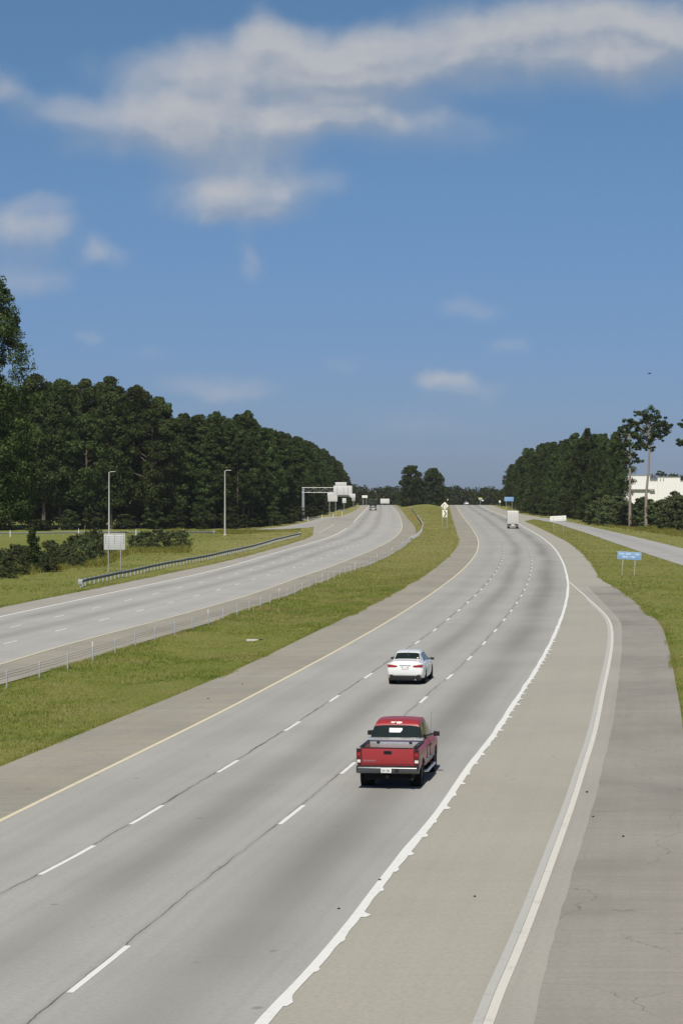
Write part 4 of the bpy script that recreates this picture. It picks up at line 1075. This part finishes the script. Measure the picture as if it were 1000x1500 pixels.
def cyl_x(y, z, r, x0, x1, n=26):
    return MB().prism([(y + r * math.cos(2 * math.pi * i / n), z + r * math.sin(2 * math.pi * i / n)) for i in range(n)], 0, x0, x1).mesh('wheel_cut')
def make_wheel(parent, x, y, r, w, side, rim_mat, name='wheel'):
    prof = [(-w / 2 * .7, r * .62), (-w / 2, r * .68), (-w / 2, r * .90), (-w / 2 * .82, r * .985), (-w * .2, r), (w * .2, r), (w / 2 * .82, r * .985), (w / 2, r * .90), (w / 2, r * .68), (w / 2 * .7, r * .62)]
    o = MB().lathe_x(prof, 32).build(name, M['rubber'], parent); o.location = (x, y, r)
    mb = MB(); mb.lathe_x([(side * w * .30, .001), (side * w * .34, r * .12), (side * w * .30, r * .2), (side * w * .12, r * .2), (side * w * .12, .001)], 16)
    mb.lathe_x([(-w * .36, r * .60), (w * .36, r * .60), (w * .36, r * .64), (-w * .36, r * .64)], 32)
    for i in range(6):
        a = i * math.pi / 3; rot = Matrix.Rotation(a, 3, 'X')
        mb.box(rot @ Vector((side * w * .25, 0, r * .38)), (w * .12, r * .17, r * .50), rot)
    mb.build('rim', rim_mat, o)
    MB().lathe_x([(side * w * .05, .001), (side * w * .05, r * .6), (side * w * .0, r * .6), (side * w * .0, .001)], 20).build('brake_disc', M['under'], o)
    return o
def mirror_part(parent, x, y, z, side, w, h, mat, arm=.12):
    mb = MB()
    mb.loft([[(side * (x + arm), y - .07, z), (side * (x + arm + w), y - .05, z + .01), (side * (x + arm + w), y - .05, z + h - .02), (side * (x + arm), y - .07, z + h)],
             [(side * (x + arm + .02), y + .07, z + .03), (side * (x + arm + w - .05), y + .06, z + .04), (side * (x + arm + w - .05), y + .06, z + h - .05), (side * (x + arm + .02), y + .07, z + h - .03)]])
    o = mb.build('side_mirror', mat, parent, .02)
    MB().tube([(side * (x - .06), y + .03, z + .05), (side * (x + arm + .02), y, z + .09)], .03, 6).build('mirror_arm', M['black'], o)
    return o
def heading(e1, e2, z):
    e = (e1 + e2) / 2; return -math.atan((X(e, z + 4) - X(e, z - 4)) / 8)

# --- red pickup
def make_pickup():
    z = depth(1150); x = (573.5 - 500) * z / F + .02
    o = empty('pickup_truck', (x, z, float(E(z)) + .006), -R(8.3)); o.scale = (.945, 1, .968); tag(o, 'red pickup truck with a silver toolbox across its open bed', 'pickup truck')
    st = [(-1.12, .93, .60, 1.20, .86, 1.25), (-1.08, .965, .54, 1.21, .90, 1.265), (-.9, .985, .50, 1.21, .91, 1.27), (.90, .99, .48, 1.20, .91, 1.27), (.96, .99, .47, 1.20, .90, 1.275),
          (1.00, .985, .46, 1.20, .865, 1.30), (1.16, .985, .45, 1.20, .735, 1.76), (1.26, .985, .45, 1.20, .70, 1.845), (1.6, .985, .45, 1.19, .70, 1.885), (2.2, .985, .45, 1.18, .70, 1.895), (2.7, .985, .45, 1.17, .70, 1.865), (2.88, .985, .45, 1.16, .71, 1.80),
          (3.45, .985, .45, 1.15, .85, 1.29), (3.55, .985, .45, 1.14, .86, 1.25), (4.2, .975, .48, 1.08, .84, 1.19), (4.45, .95, .52, 1.02, .80, 1.12), (4.55, .86, .58, .94, .74, 1.02)]
    sh = Shell(st); me = sh.body('pickup_body', np.linspace(-.8, .8, 5))
    cuts = [MB().box2((-.80, -1.4, .78), (.80, .90, 2.2)).mesh('bed_cut')]
    for s in (1, -1):
        for yy in (0.0, 3.62): cuts.append(cyl_x(yy, .40, .475, s * .62, s * 1.2))
    body = link('body', bool_cut(me, cuts), o, M['red'])
    # bed lining, rails
    MB().box((0, -.1, .765), (1.6, 1.98, .03)).build('bed_floor', M['under'], o)
    for s in (1, -1):
        MB().box((s * .845, -.1, 1.283), (.11, 1.98, .03)).build('bed_rail', M['black'], o, .01)
        for yy in (0.0, 3.62):
            make_wheel(o, s * .84, yy, .39, .26, s, M['silver'])
            MB().lathe_x([(s * .60, .30), (s * .60, .47), (s * .96, .47), (s * .96, .455), (s * .62, .455), (s * .62, .30)], 26, (0, yy, .40)).build('wheel_well', M['under'], o)
        for ya, yb in (((1.02, 1.24), (1.88, 1.88)), ((1.96, 1.96), (3.22, 2.84))):
            k0, k1 = 7.12, 7.92
            if s < 0: k0, k1 = 22 - k0, 22 - k1
            sh.patch(ya, yb, k0, k1, 4, 6, .006).build('side_window', M['glass'], o)
        # door seams, handles, lower cladding, step
        for yy in (1.92, 1.06):
            MB().box((s * .987, yy, .86), (.012, .014, .62)).build('door_seam', M['under'], o)
        for yy in (2.02, 1.72): MB().box((s * 1.0, yy, 1.06), (.03, .17, .05)).build('door_handle', M['black'], o, .012)
        MB().box((s * .99, 1.81, .66), (.025, 2.55, .11)).build('side_moulding', M['grey_trim'], o, .01)
        MB().tube([(s * .90, .75, .36), (s * 1.02, .85, .36), (s * 1.02, 2.85, .36), (s * .90, 2.95, .36)], .045, 8).build('step_bar', M['silver'], o)
        # tail lamps
        tl = MB().box2((s * .985, -1.155, .80), (s * .82, -1.06, 1.245)).build('taillight', M['lamp_dark'], o, .02)
        MB().box((s * .905, -1.160, .86), (.115, .02, .09)).build('reverse_lens', M['lamp_white'], tl, .01)
        MB().box((s * .905, -1.160, 1.07), (.10, .02, .11)).build('red_lens', M['lamp_red'], tl, .01)
        MB().box((s * .905, -1.159, 1.19), (.11, .02, .07)).build('upper_lens', M['black'], tl, .01)
    mirror_part(o, .93, 2.86, 1.22, 1, .21, .18, M['black'], .06); mirror_part(o, .93, 2.86, 1.22, -1, .21, .18, M['black'], .06)
    tg = MB().box2((-.815, -1.150, .725), (.815, -1.075, 1.255)).build('tailgate', M['red'], o, .018)
    MB().box2((-.80, -1.157, 1.256), (.80, -1.06, 1.278)).build('top_cap', M['black'], tg, .006)
    MB().box((0, -1.153, 1.135), (.26, .02, .105)).build('handle_recess', M['black'], tg, .02)
    MB().box((0, -1.168, 1.15), (.16, .02, .035)).build('handle', M['under'], tg, .01)
    MB().box((0, -1.148, .785), (1.56, .016, .012)).build('crease', M['lamp_dark'], tg)
    cu = bpy.data.curves.new('badge', 'FONT'); cu.body = 'SILVERADO'; cu.size = .068; cu.extrude = .004; cu.space_character = 1.15
    to = bpy.data.objects.new('badge', cu); COL.objects.link(to); bpy.context.view_layer.update()
    bme = bpy.data.meshes.new_from_object(to.evaluated_get(bpy.context.evaluated_depsgraph_get())); bpy.data.objects.remove(to, do_unlink=True)
    b = link('badge', bme, tg, M['silver']); b.rotation_euler = (R(90), 0, 0); b.location = (-.76, -1.156, .855)
    # rear window, sticker, high lamp
    rw = sh.patch((1.015, 1.015), (1.15, 1.15), 8.0, 14.0, 10, 4, .006).build('rear_window', M['glass'], o)
    p = sh.pt(1.10, 10.6); q = sh.pt(1.13, 10.6); tilt = math.atan2(.15, .46)
    stc = MB().prism([(-.21, -.065), (.14, -.065), (.21, .01), (.21, .075), (-.21, .075)], 1, -.004, .004).build('sticker', M['white_sign'], rw); stc.location = (-.03, 1.083, 1.575); stc.rotation_euler = (-tilt, 0, 0)
    hl = MB().box((-.02, 1.205, 1.805), (.36, .05, .06), Matrix.Rotation(-.6, 3, 'X')).build('high_brake_light', M['lamp_white'], o, .012)
    MB().box((-.02, 1.185, 1.80), (.12, .03, .045), Matrix.Rotation(-.6, 3, 'X')).build('red_lens', M['lamp_red'], hl, .008)
    sh.patch((2.92, 2.92), (3.42, 3.42), 8.2, 13.8, 8, 4, .006).build('windshield', M['glass'], o)
    # toolbox
    tb = MB().box2((-.79, .50, 1.02), (.79, .90, 1.32)).build('toolbox', M['dplate'], o, .015)
    MB().box2((-.90, .46, 1.322), (.90, .925, 1.372)).build('lid', M['dplate'], tb, .012)
    for q in (-.52, .52): MB().box((q, .49, 1.262), (.10, .03, .06)).build('latch', M['black'], tb, .012)
    # bumper and plate
    bp = MB().loft([[(-.985, -1.02, .50), (-.985, -1.02, .72), (-.985, -1.14, .72), (-.985, -1.20, .66), (-.985, -1.20, .52), (-.985, -1.15, .50)], [(-.93, -1.05, .50), (-.93, -1.05, .725), (-.93, -1.22, .725), (-.93, -1.27, .67), (-.93, -1.27, .53), (-.93, -1.22, .50)],
                    [(.93, -1.05, .50), (.93, -1.05, .725), (.93, -1.22, .725), (.93, -1.27, .67), (.93, -1.27, .53), (.93, -1.22, .50)], [(.985, -1.02, .50), (.985, -1.02, .72), (.985, -1.14, .72), (.985, -1.20, .66), (.985, -1.20, .52), (.985, -1.15, .50)]]).build('rear_bumper', M['chrome'], o, .015)
    MB().box((0, -1.15, .732), (1.84, .19, .014)).build('step_pad', M['black'], bp)
    pl_ = MB().box((-.03, -1.278, .605), (.33, .014, .155)).build('license_plate', M['plate'], bp, .006)
    mb = MB()
    for i, q in enumerate((-.115, -.08, -.045, .02, .055, .09)): mb.box((q - .03, -1.287, .60), (.022, .004, .07))
    mb.build('plate_characters', M['grey_ink'], pl_)
    MB().box((.30, -1.276, .60), (.12, .014, .10)).build('receptacle', M['black'], bp, .01)
    MB().tube([(0, -1.0, .40), (0, -1.24, .40)], .05, 8).build('tow_hitch', M['under'], o)
    MB().tube([(.66, -.6, .38), (.72, -1.05, .34), (.78, -1.2, .33)], .035, 8).build('exhaust_pipe', M['black'], o)
    MB().box2((-.78, -.75, .24), (.78, -.45, .55)).build('underbody_shade_block', M['rubber'], o, .08)  # dark block added to deepen the shade below the rear bumper
    MB().box2((-.72, -1.0, .34), (.72, 4.2, .55)).build('chassis', M['under'], o)
    MB().box2((-.70, -.16, .30), (.70, .16, .48)).build('rear_axle', M['under'], o, .05)
    MB().tube([(.88, 3.05, 1.22), (.90, 2.98, 2.0)], [.004, .003], 5).build('aerial', M['black'], o)
    MB().box((0, 4.56, .80), (1.4, .06, .26)).build('grille', M['black'], o, .02)
    for s in (1, -1): MB().box((s * .74, 4.53, .88), (.26, .10, .2)).build('headlight', M['lamp_white'], o, .02)
    MB().box((0, 4.58, .55), (1.84, .16, .2)).build('front_bumper', M['chrome'], o, .03)
    return o
make_pickup()

# --- white sedan
def make_sedan(loc, rz, label):
    o = empty('sedan', loc, rz); o.scale = (.94, 1, 1); tag(o, label, 'car')
    st = [(-1.12, .76, .47, .86, .58, .93), (-1.09, .835, .42, .92, .64, .985), (-1.02, .875, .36, .95, .68, 1.05), (-.85, .898, .28, .965, .69, 1.085), (-.5, .91, .24, .96, .70, 1.10), (-.32, .912, .22, .955, .70, 1.115),
          (.22, .912, .20, .95, .605, 1.385), (.45, .912, .20, .95, .59, 1.44), (.9, .912, .20, .94, .585, 1.468), (1.3, .912, .20, .93, .585, 1.465), (1.65, .912, .20, .925, .58, 1.44), (1.85, .912, .20, .92, .585, 1.40),
          (2.62, .905, .20, .90, .72, 1.03), (2.8, .90, .20, .88, .72, .98), (3.3, .87, .22, .80, .66, .88), (3.58, .80, .28, .68, .58, .76), (3.70, .66, .36, .58, .5, .66)]
    sh = Shell(st); me = sh.body('sedan_body', [-.7, -.1, .1])
    cuts = []
    for s in (1, -1):
        for yy in (0.0, 2.78): cuts.append(cyl_x(yy, .33, .375, s * .60, s * 1.2))
    link('body', bool_cut(me, cuts), o, M['white_car'])
    for s in (1, -1):
        for yy in (0.0, 2.78):
            make_wheel(o, s * .79, yy, .325, .215, s, M['silver'])
            MB().lathe_x([(s * .58, .25), (s * .58, .372), (s * .895, .372), (s * .895, .36), (s * .60, .36), (s * .60, .25)], 24, (0, yy, .33)).build('wheel_well', M['under'], o)
        for ya, yb in (((-.12, .30), (1.02, 1.02)), ((1.08, 1.08), (2.35, 1.88))):
            k0, k1 = 7.15, 7.92
            if s < 0: k0, k1 = 22 - k0, 22 - k1
            sh.patch(ya, yb, k0, k1, 4, 6, .006).build('side_window', M['glass'], o)
        for yy in (1.05, .14): MB().box((s * .914, yy, .62), (.008, .010, .5)).build('door_seam', M['grey_trim'], o)
        for yy in (.34, 1.28): MB().box((s * .918, yy, .80), (.03, .17, .035)).build('door_handle', M['white_car'], o, .01)
        mirror_part(o, .86, 2.02, .93, s, .18, .13, M['black'], .05)
        # lamp: red wedge with clear upper strip
        tl = MB().prism([(s * .36, .845), (s * .44, .80), (s * .80, .80), (s * .865, .90), (s * .86, .925), (s * .37, .865)], 1, -1.135, -.98).build('taillight', M['lamp_red'], o, .012)
        MB().prism([(s * .40, .872), (s * .86, .932), (s * .85, .975), (s * .55, .93), (s * .40, .90)], 1, -1.130, -.98).build('clear_lens', M['lamp_white'], tl, .008)
        MB().box((s * .66, -1.115, .44), (.16, .03, .045)).build('rear_reflector', M['lamp_dark'], o, .01)
        MB().box((s * .62, 3.66, .62), (.30, .12, .12)).build('headlight', M['lamp_white'], o, .03)
    sh.patch((-.29, -.29), (.20, .20), 8.25, 13.75, 10, 5, .006).build('rear_window', M['glass'], o)
    sh.patch((1.90, 1.90), (2.58, 2.58), 8.25, 13.75, 8, 5, .006).build('windshield', M['glass'], o)
    MB().box((.52, -.22, 1.165), (.10, .05, .06)).build('window_sticker', M['white_sign'], o, .02)
    MB().box((0, -1.13, .885), (.56, .02, .035)).build('chrome_strip', M['silver'], o, .008)
    pl_ = MB().box((0, -1.128, .775), (.32, .018, .15)).build('license_plate', M['plate'], o, .006)
    mb = MB()
    for q in (-.14, .14): mb.box((q, -1.139, .79), (.05, .005, .05))
    mb.build('plate_marks', M['grey_ink'], pl_)
    MB().box2((-.74, -1.105, .20), (.74, -.85, .418)).build('lower_bumper', M['black'], o, .03)
    MB().box2((-.76, -.9, .17), (.76, 3.5, .30)).build('underbody', M['under'], o)
    MB().tube([(.50, -.8, .24), (.50, -1.12, .24)], .035, 8).build('exhaust_pipe', M['silver'], o)
    for (w_, y_) in ((1.1, 3.70),): MB().box((0, y_, .46), (w_, .05, .16)).build('grille', M['black'], o, .01)
    MB().prism([(.15, 1.468), (.30, 1.468), (.13, 1.53)], 0, -.012, .012).build('roof_aerial', M['white_car'], o)
    return o
z = depth(1000.5); sx_ = (598.5 - 500) * z / F - .05
make_sedan((sx_, z, float(E(z)) + .006), -R(8.0), 'white sedan with red tail lamps driving ahead of the red pickup')
z = 1078.0; x = (683 - 500) * z / F
make_sedan((x, z, float(E(z)) + .006), R(6), 'tiny white car just going over the crest of the right road')

# --- white box truck
def make_box_truck():
    z = 512.0; x = (750.5 - 500) * z / F
    o = empty('box_truck', (x, z, float(E(z)) + .006), heading(YR, WR, z) - .01); tag(o, 'white box truck driving away towards the crest in the right lane', 'truck')
    cb = MB().box2((-1.2, -1.2, .98), (1.2, 5.0, 3.9)).build('cargo_box', M['white'], o, .05)
    MB().box2((-1.10, -1.225, 1.08), (1.10, -1.203, 3.62)).build('roller_door', M['roller'], cb, .006)
    mb = MB()
    for i in range(1, 6): mb.box2((-1.08, -1.229, 1.08 + i * .42), (1.08, -1.226, 1.095 + i * .42))
    mb.build('door_slats', M['white'], cb)
    MB().box((0, -1.24, 1.12), (.18, .03, .08)).build('door_latch', M['grey_trim'], cb)
    MB().box2((-1.205, -1.215, .99), (1.205, -1.19, 1.05)).build('rear_sill', M['grey_trim'], cb)
    MB().box2((-.45, -1.0, .55), (.45, 6.3, .96)).build('chassis', M['under'], o)
    bp = MB().box2((-1.1, -1.28, .50), (1.1, -1.14, .66)).build('rear_bumper', M['grey_trim'], o, .02)
    MB().box2((-.42, -1.31, .55), (.42, -1.285, .95)).build('plate_board', M['cement'], o, .01)
    MB().box2((-.17, -1.325, .66), (.17, -1.312, .80)).build('license_plate', M['plate'], bp)
    for s in (1, -1):
        MB().box2((s * .62, -1.0, .28), (s * 1.14, -.96, .95)).build('mud_flap', M['black'], o)
        MB().box((s * .85, -1.29, .78), (.18, .04, .12)).build('taillight', M['lamp_red'], o, .01)
        make_wheel(o, s * .95, 0, .42, .5, s, M['white']); make_wheel(o, s * .98, 4.4, .42, .25, s, M['white'])
        mirror_part(o, .98, 5.75, 1.6, s, .22, .5, M['black'], .12)
        MB().prism([(5.35, 1.55), (6.05, 1.55), (5.75, 2.15), (5.35, 2.15)], 0, s * .99, s * 1.02).build('side_window', M['glass'], o)
    rings = []
    for (y, w, zb, zt) in [(5.03, .98, .6, 2.35), (5.8, 1.0, .6, 2.3), (6.25, .98, .6, 1.62), (7.0, .9, .6, 1.35), (7.15, .85, .65, 1.2)]:
        rings.append([(-w, y, zb), (w, y, zb), (w, y, zt - .4), (w * .85, y, zt), (-w * .85, y, zt), (-w, y, zt - .4)])
    MB().loft(rings).build('cab', M['white_car'], o, .03)
    MB().add([(-.8, 5.86, 2.26), (.8, 5.86, 2.26), (.82, 6.24, 1.68), (-.82, 6.24, 1.68)], [(0, 1, 2, 3)]).build('windshield', M['glass'], o)
    for s in (1, -1): MB().box((s * .62, 7.13, .95), (.3, .1, .2)).build('headlight', M['lamp_white'], o, .02)
    MB().box((0, 7.15, .68), (1.8, .14, .22)).build('front_bumper', M['chrome'], o, .02)
    return o
make_box_truck()

# --- dark truck coming over the crest on the opposite road (front faces -y)
def make_dark_truck():
    z = 830.0; x = (546 - 500) * z / F
    o = empty('semi_truck', (x, z, float(E(z)) + .006), heading(WL, YL, z)); tag(o, 'dark truck with a pale grille coming towards the camera on the opposite road', 'truck')
    rings = []
    for (y, w, zt) in [(0, .95, 1.85), (.1, 1.05, 1.95), (1.6, 1.15, 2.15), (2.0, 1.18, 2.2)]:
        rings.append([(-w, y, .75), (w, y, .75), (w, y, zt - .3), (w * .8, y, zt), (-w * .8, y, zt), (-w, y, zt - .3)])
    MB().loft(rings).build('hood', M['truck_dark'], o, .04)
    rings = []
    for (y, w, zt) in [(2.02, 1.22, 2.2), (2.35, 1.22, 3.2), (2.9, 1.22, 3.85), (4.4, 1.22, 4.0)]:
        rings.append([(-w, y, .75), (w, y, .75), (w, y, zt - .2), (w * .9, y, zt), (-w * .9, y, zt), (-w, y, zt - .2)])
    MB().loft(rings).build('cab', M['truck_dark'], o, .04)
    MB().add([(-1.02, 2.05, 2.28), (1.02, 2.05, 2.28), (.98, 2.40, 3.24), (-.98, 2.40, 3.24)], [(0, 1, 2, 3)]).build('windshield', simple('sky lit windshield glass', (.10, .11, .10), .3, 0, .3), o)
    MB().box((0, 2.5, 3.45), (2.2, .5, .10), Matrix.Rotation(.5, 3, 'X')).build('sun_visor', M['truck_dark'], o)
    MB().box((0, -.03, 1.42), (1.1, .08, .66)).build('grille', M['silver'], o, .03)
    MB().box((0, -.12, .72), (2.3, .25, .36)).build('front_bumper', M['grey_trim'], o, .05)
    MB().box((0, -.26, .70), (.5, .02, .16)).build('license_plate', M['plate'], o)
    for s in (1, -1):
        MB().box((s * .88, -.02, 1.28), (.3, .12, .24)).build('headlight', M['lamp_white'], o, .03)
        make_wheel(o, s * 1.05, .95, .5, .3, s, M['silver']); make_wheel(o, s * .98, 5.2, .5, .5, s, M['silver']); make_wheel(o, s * .98, 12.5, .5, .5, s, M['silver'])
        MB().tube([(s * 1.2, 4.6, 1.0), (s * 1.2, 4.6, 4.3)], .09, 8).build('exhaust_stack', M['galv_dark'], o)
        mirror_part(o, 1.18, 2.3, 2.2, s, .2, .65, M['black'], .12)
    for q in (-.7, 0, .7): MB().box((q, 3.0, 3.92), (.12, .1, .1)).build('marker_lamp', M['yellow_sign'], o)
    MB().box2((-.5, .5, .6), (.5, 14, 1.0)).build('chassis', M['under'], o)
    MB().box2((-1.25, 5.0, 1.1), (1.25, 14.2, 4.05)).build('trailer_box', M['truck_dark'], o, .05)
    return o
make_dark_truck()

# ------------------------------------------------------------------ air
hz = MB().box2((-1000, -165, -8.2), (1000, 1960, 44)).mesh('haze')
hm = bpy.data.materials.new('thin haze'); hm.use_nodes = True; hn = NT(hm.node_tree)
hm.node_tree.nodes.remove(hm.node_tree.nodes['Principled BSDF'])
pv_ = hn.n('ShaderNodeVolumePrincipled', {'Color': (.90, .93, .95), 'Density': .00005, 'Anisotropy': .1})
hm.node_tree.links.new(pv_.outputs[0], hm.node_tree.nodes['Material Output'].inputs['Volume'])
link('haze', hz, None, hm)['kind'] = 'stuff'
# ------------------------------------------------------------------ sky, sun, camera
SUN_EL, SUN_AZ = 51.0, 189.0        # azimuth clockwise from +y (the viewing direction)
w = bpy.data.worlds.new('World'); scene.world = w; w.use_nodes = True
nt = NT(w.node_tree); bg = w.node_tree.nodes['Background']
sky = nt.n('ShaderNodeTexSky', sky_type='NISHITA', sun_disc=False, sun_elevation=R(SUN_EL), sun_rotation=R(SUN_AZ), altitude=300.0, air_density=1.0, dust_density=.35, ozone_density=2.5)
tc = nt.n('ShaderNodeTexCoord').outputs['Generated']
sp = nt.n('ShaderNodeSeparateXYZ', {0: tc}); dx, dy, dz_ = sp.outputs
dyc = nt.m('MAXIMUM', dy, .05)
cx = nt.m('MULTIPLY', nt.m('DIVIDE', dx, dyc), 34.0); cy = nt.m('SUBTRACT', 7.2, nt.m('MULTIPLY', nt.m('DIVIDE', dz_, dyc), 34.0))
CL = [(2.7, 1.0, 1.5, .50, .85), (3.85, .42, .55, .42, .8), (4.6, .90, 1.7, .62, .85), (5.8, .85, 1.9, .62, .85), (7.4, .60, 2.0, .80, .95), (8.6, .45, 1.8, .70, 1.15), (9.8, .60, 1.4, .85, .9),
      (4.4, 1.35, 3.6, .95, .5), (1.9, 1.85, 1.6, .62, .9), (3.4, 1.72, 1.7, .55, .85), (5.2, 1.72, 1.5, .38, 1.05), (6.6, 2.1, 1.3, .45, .55), (3.4, 2.2, 2.4, .35, .5), (9.2, 1.25, 2.0, .45, .45), (.7, 1.6, .9, .35, .45),
      (3.4, 2.78, 1.4, .60, 1.35), (3.6, 3.2, 1.2, .28, .45), (4.9, 2.75, .7, .25, .35), (.35, 3.35, 1.0, .50, 1.15), (.4, 4.05, .9, .38, .75), (.05, 1.25, .5, .36, .75), (1.55, 3.75, .48, .30, .85), (.7, 2.95, .7, .2, .35),
      (3.7, 3.8, .36, .42, .62), (3.2, 5.68, 1.2, .30, .75), (6.55, 5.57, .5, .2, .8), (6.9, 5.78, .7, .22, .6), (6.8, 4.47, .7, .28, .62), (7.5, 5.05, .5, .22, .5), (1.35, 5.0, .3, .18, .55), (6.4, 6.2, 1.5, .35, .45), (4.95, 5.35, .4, .18, .4), (2.3, 5.2, .5, .2, .35)]
def cloud_density(x, y):
    P0 = nt.vec(nt.m('ADD', x, 5.0), y)
    nz = nt.n('ShaderNodeTexNoise', {'Vector': P0, 'Scale': .9, 'Detail': 5.0, 'Roughness': .52})
    dv = nt.n('ShaderNodeVectorMath', {0: nz.outputs['Color'], 1: (.5, .5, .5)}, operation='SUBTRACT')
    dv2 = nt.n('ShaderNodeVectorMath', {0: dv.outputs[0], 1: (1.3, .7, 0)}, operation='MULTIPLY')
    PQ = P0
    PD = nt.n('ShaderNodeVectorMath', {0: PQ, 1: dv2.outputs[0]}, operation='ADD').outputs[0]
    tot = None
    for (a, b, rx, ry, amp) in CL:
        s_ = nt.n('ShaderNodeVectorMath', {0: PD, 1: (a, b, 0)}, operation='SUBTRACT')
        s2 = nt.n('ShaderNodeVectorMath', {0: s_.outputs[0], 1: (1 / rx, 1 / ry, 0)}, operation='MULTIPLY')
        l_ = nt.n('ShaderNodeVectorMath', {0: s2.outputs[0]}, operation='LENGTH').outputs['Value']
        v = nt.ramp(l_, 0.0, 1.35, amp, 0.0)
        tot = v if tot is None else nt.m('ADD', tot, v)
    fb = nt.noise(PD, 1.2, 5, .5); fb2 = nt.noise(nt.vec(nt.m('MULTIPLY', x, .55), nt.m('MULTIPLY', y, 1.7), 3.0), .9, 4, .5)
    return nt.m('MULTIPLY', nt.m('MINIMUM', tot, 1.45), nt.m('ADD', .45, nt.m('MULTIPLY', nt.m('ADD', fb, fb2), .6)))
den = cloud_density(cx, cy); den_up = cloud_density(nt.m('SUBTRACT', cx, .12), nt.m('SUBTRACT', cy, .32))
cov = nt.ramp(den, .08, 1.75, 0, .80)
front = nt.ramp(dy, .05, .3); cov = nt.m('MULTIPLY', cov, front)
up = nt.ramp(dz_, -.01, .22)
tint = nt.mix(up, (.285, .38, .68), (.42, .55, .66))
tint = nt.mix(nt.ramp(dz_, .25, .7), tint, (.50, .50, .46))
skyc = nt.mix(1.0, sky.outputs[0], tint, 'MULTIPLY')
cloud = nt.mix(nt.ramp(nt.m('SUBTRACT', den, den_up), -.45, .45), (3.4, 3.75, 4.35), (5.6, 5.5, 5.45))
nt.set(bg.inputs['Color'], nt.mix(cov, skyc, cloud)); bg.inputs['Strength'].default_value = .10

sun = bpy.data.lights.new('sun', 'SUN'); sun.energy = 4.7; sun.angle = R(.53); sun.color = (1, .945, .85)
so = bpy.data.objects.new('sun', sun); COL.objects.link(so)
el, az = R(SUN_EL), R(SUN_AZ); dirv = Vector((math.sin(az) * math.cos(el), math.cos(az) * math.cos(el), math.sin(el)))
so.rotation_euler = (-dirv).to_track_quat('-Z', 'Y').to_euler(); so.location = dirv * 100

cam = bpy.data.cameras.new('camera'); co = bpy.data.objects.new('camera', cam); COL.objects.link(co)
cam.sensor_fit = 'VERTICAL'; cam.sensor_height = 36; cam.sensor_width = 24; cam.lens = F / 1500 * 36
cam.shift_y = -(750 - HY) / 1500; cam.clip_start = .5; cam.clip_end = 20000
co.location = (0, 0, H); co.rotation_euler = (R(90), 0, 0); scene.camera = co
vs = scene.view_settings; vs.view_transform = 'Standard'; vs.look = 'None'; vs.exposure = 0; vs.gamma = 1; vs.use_curve_mapping = False
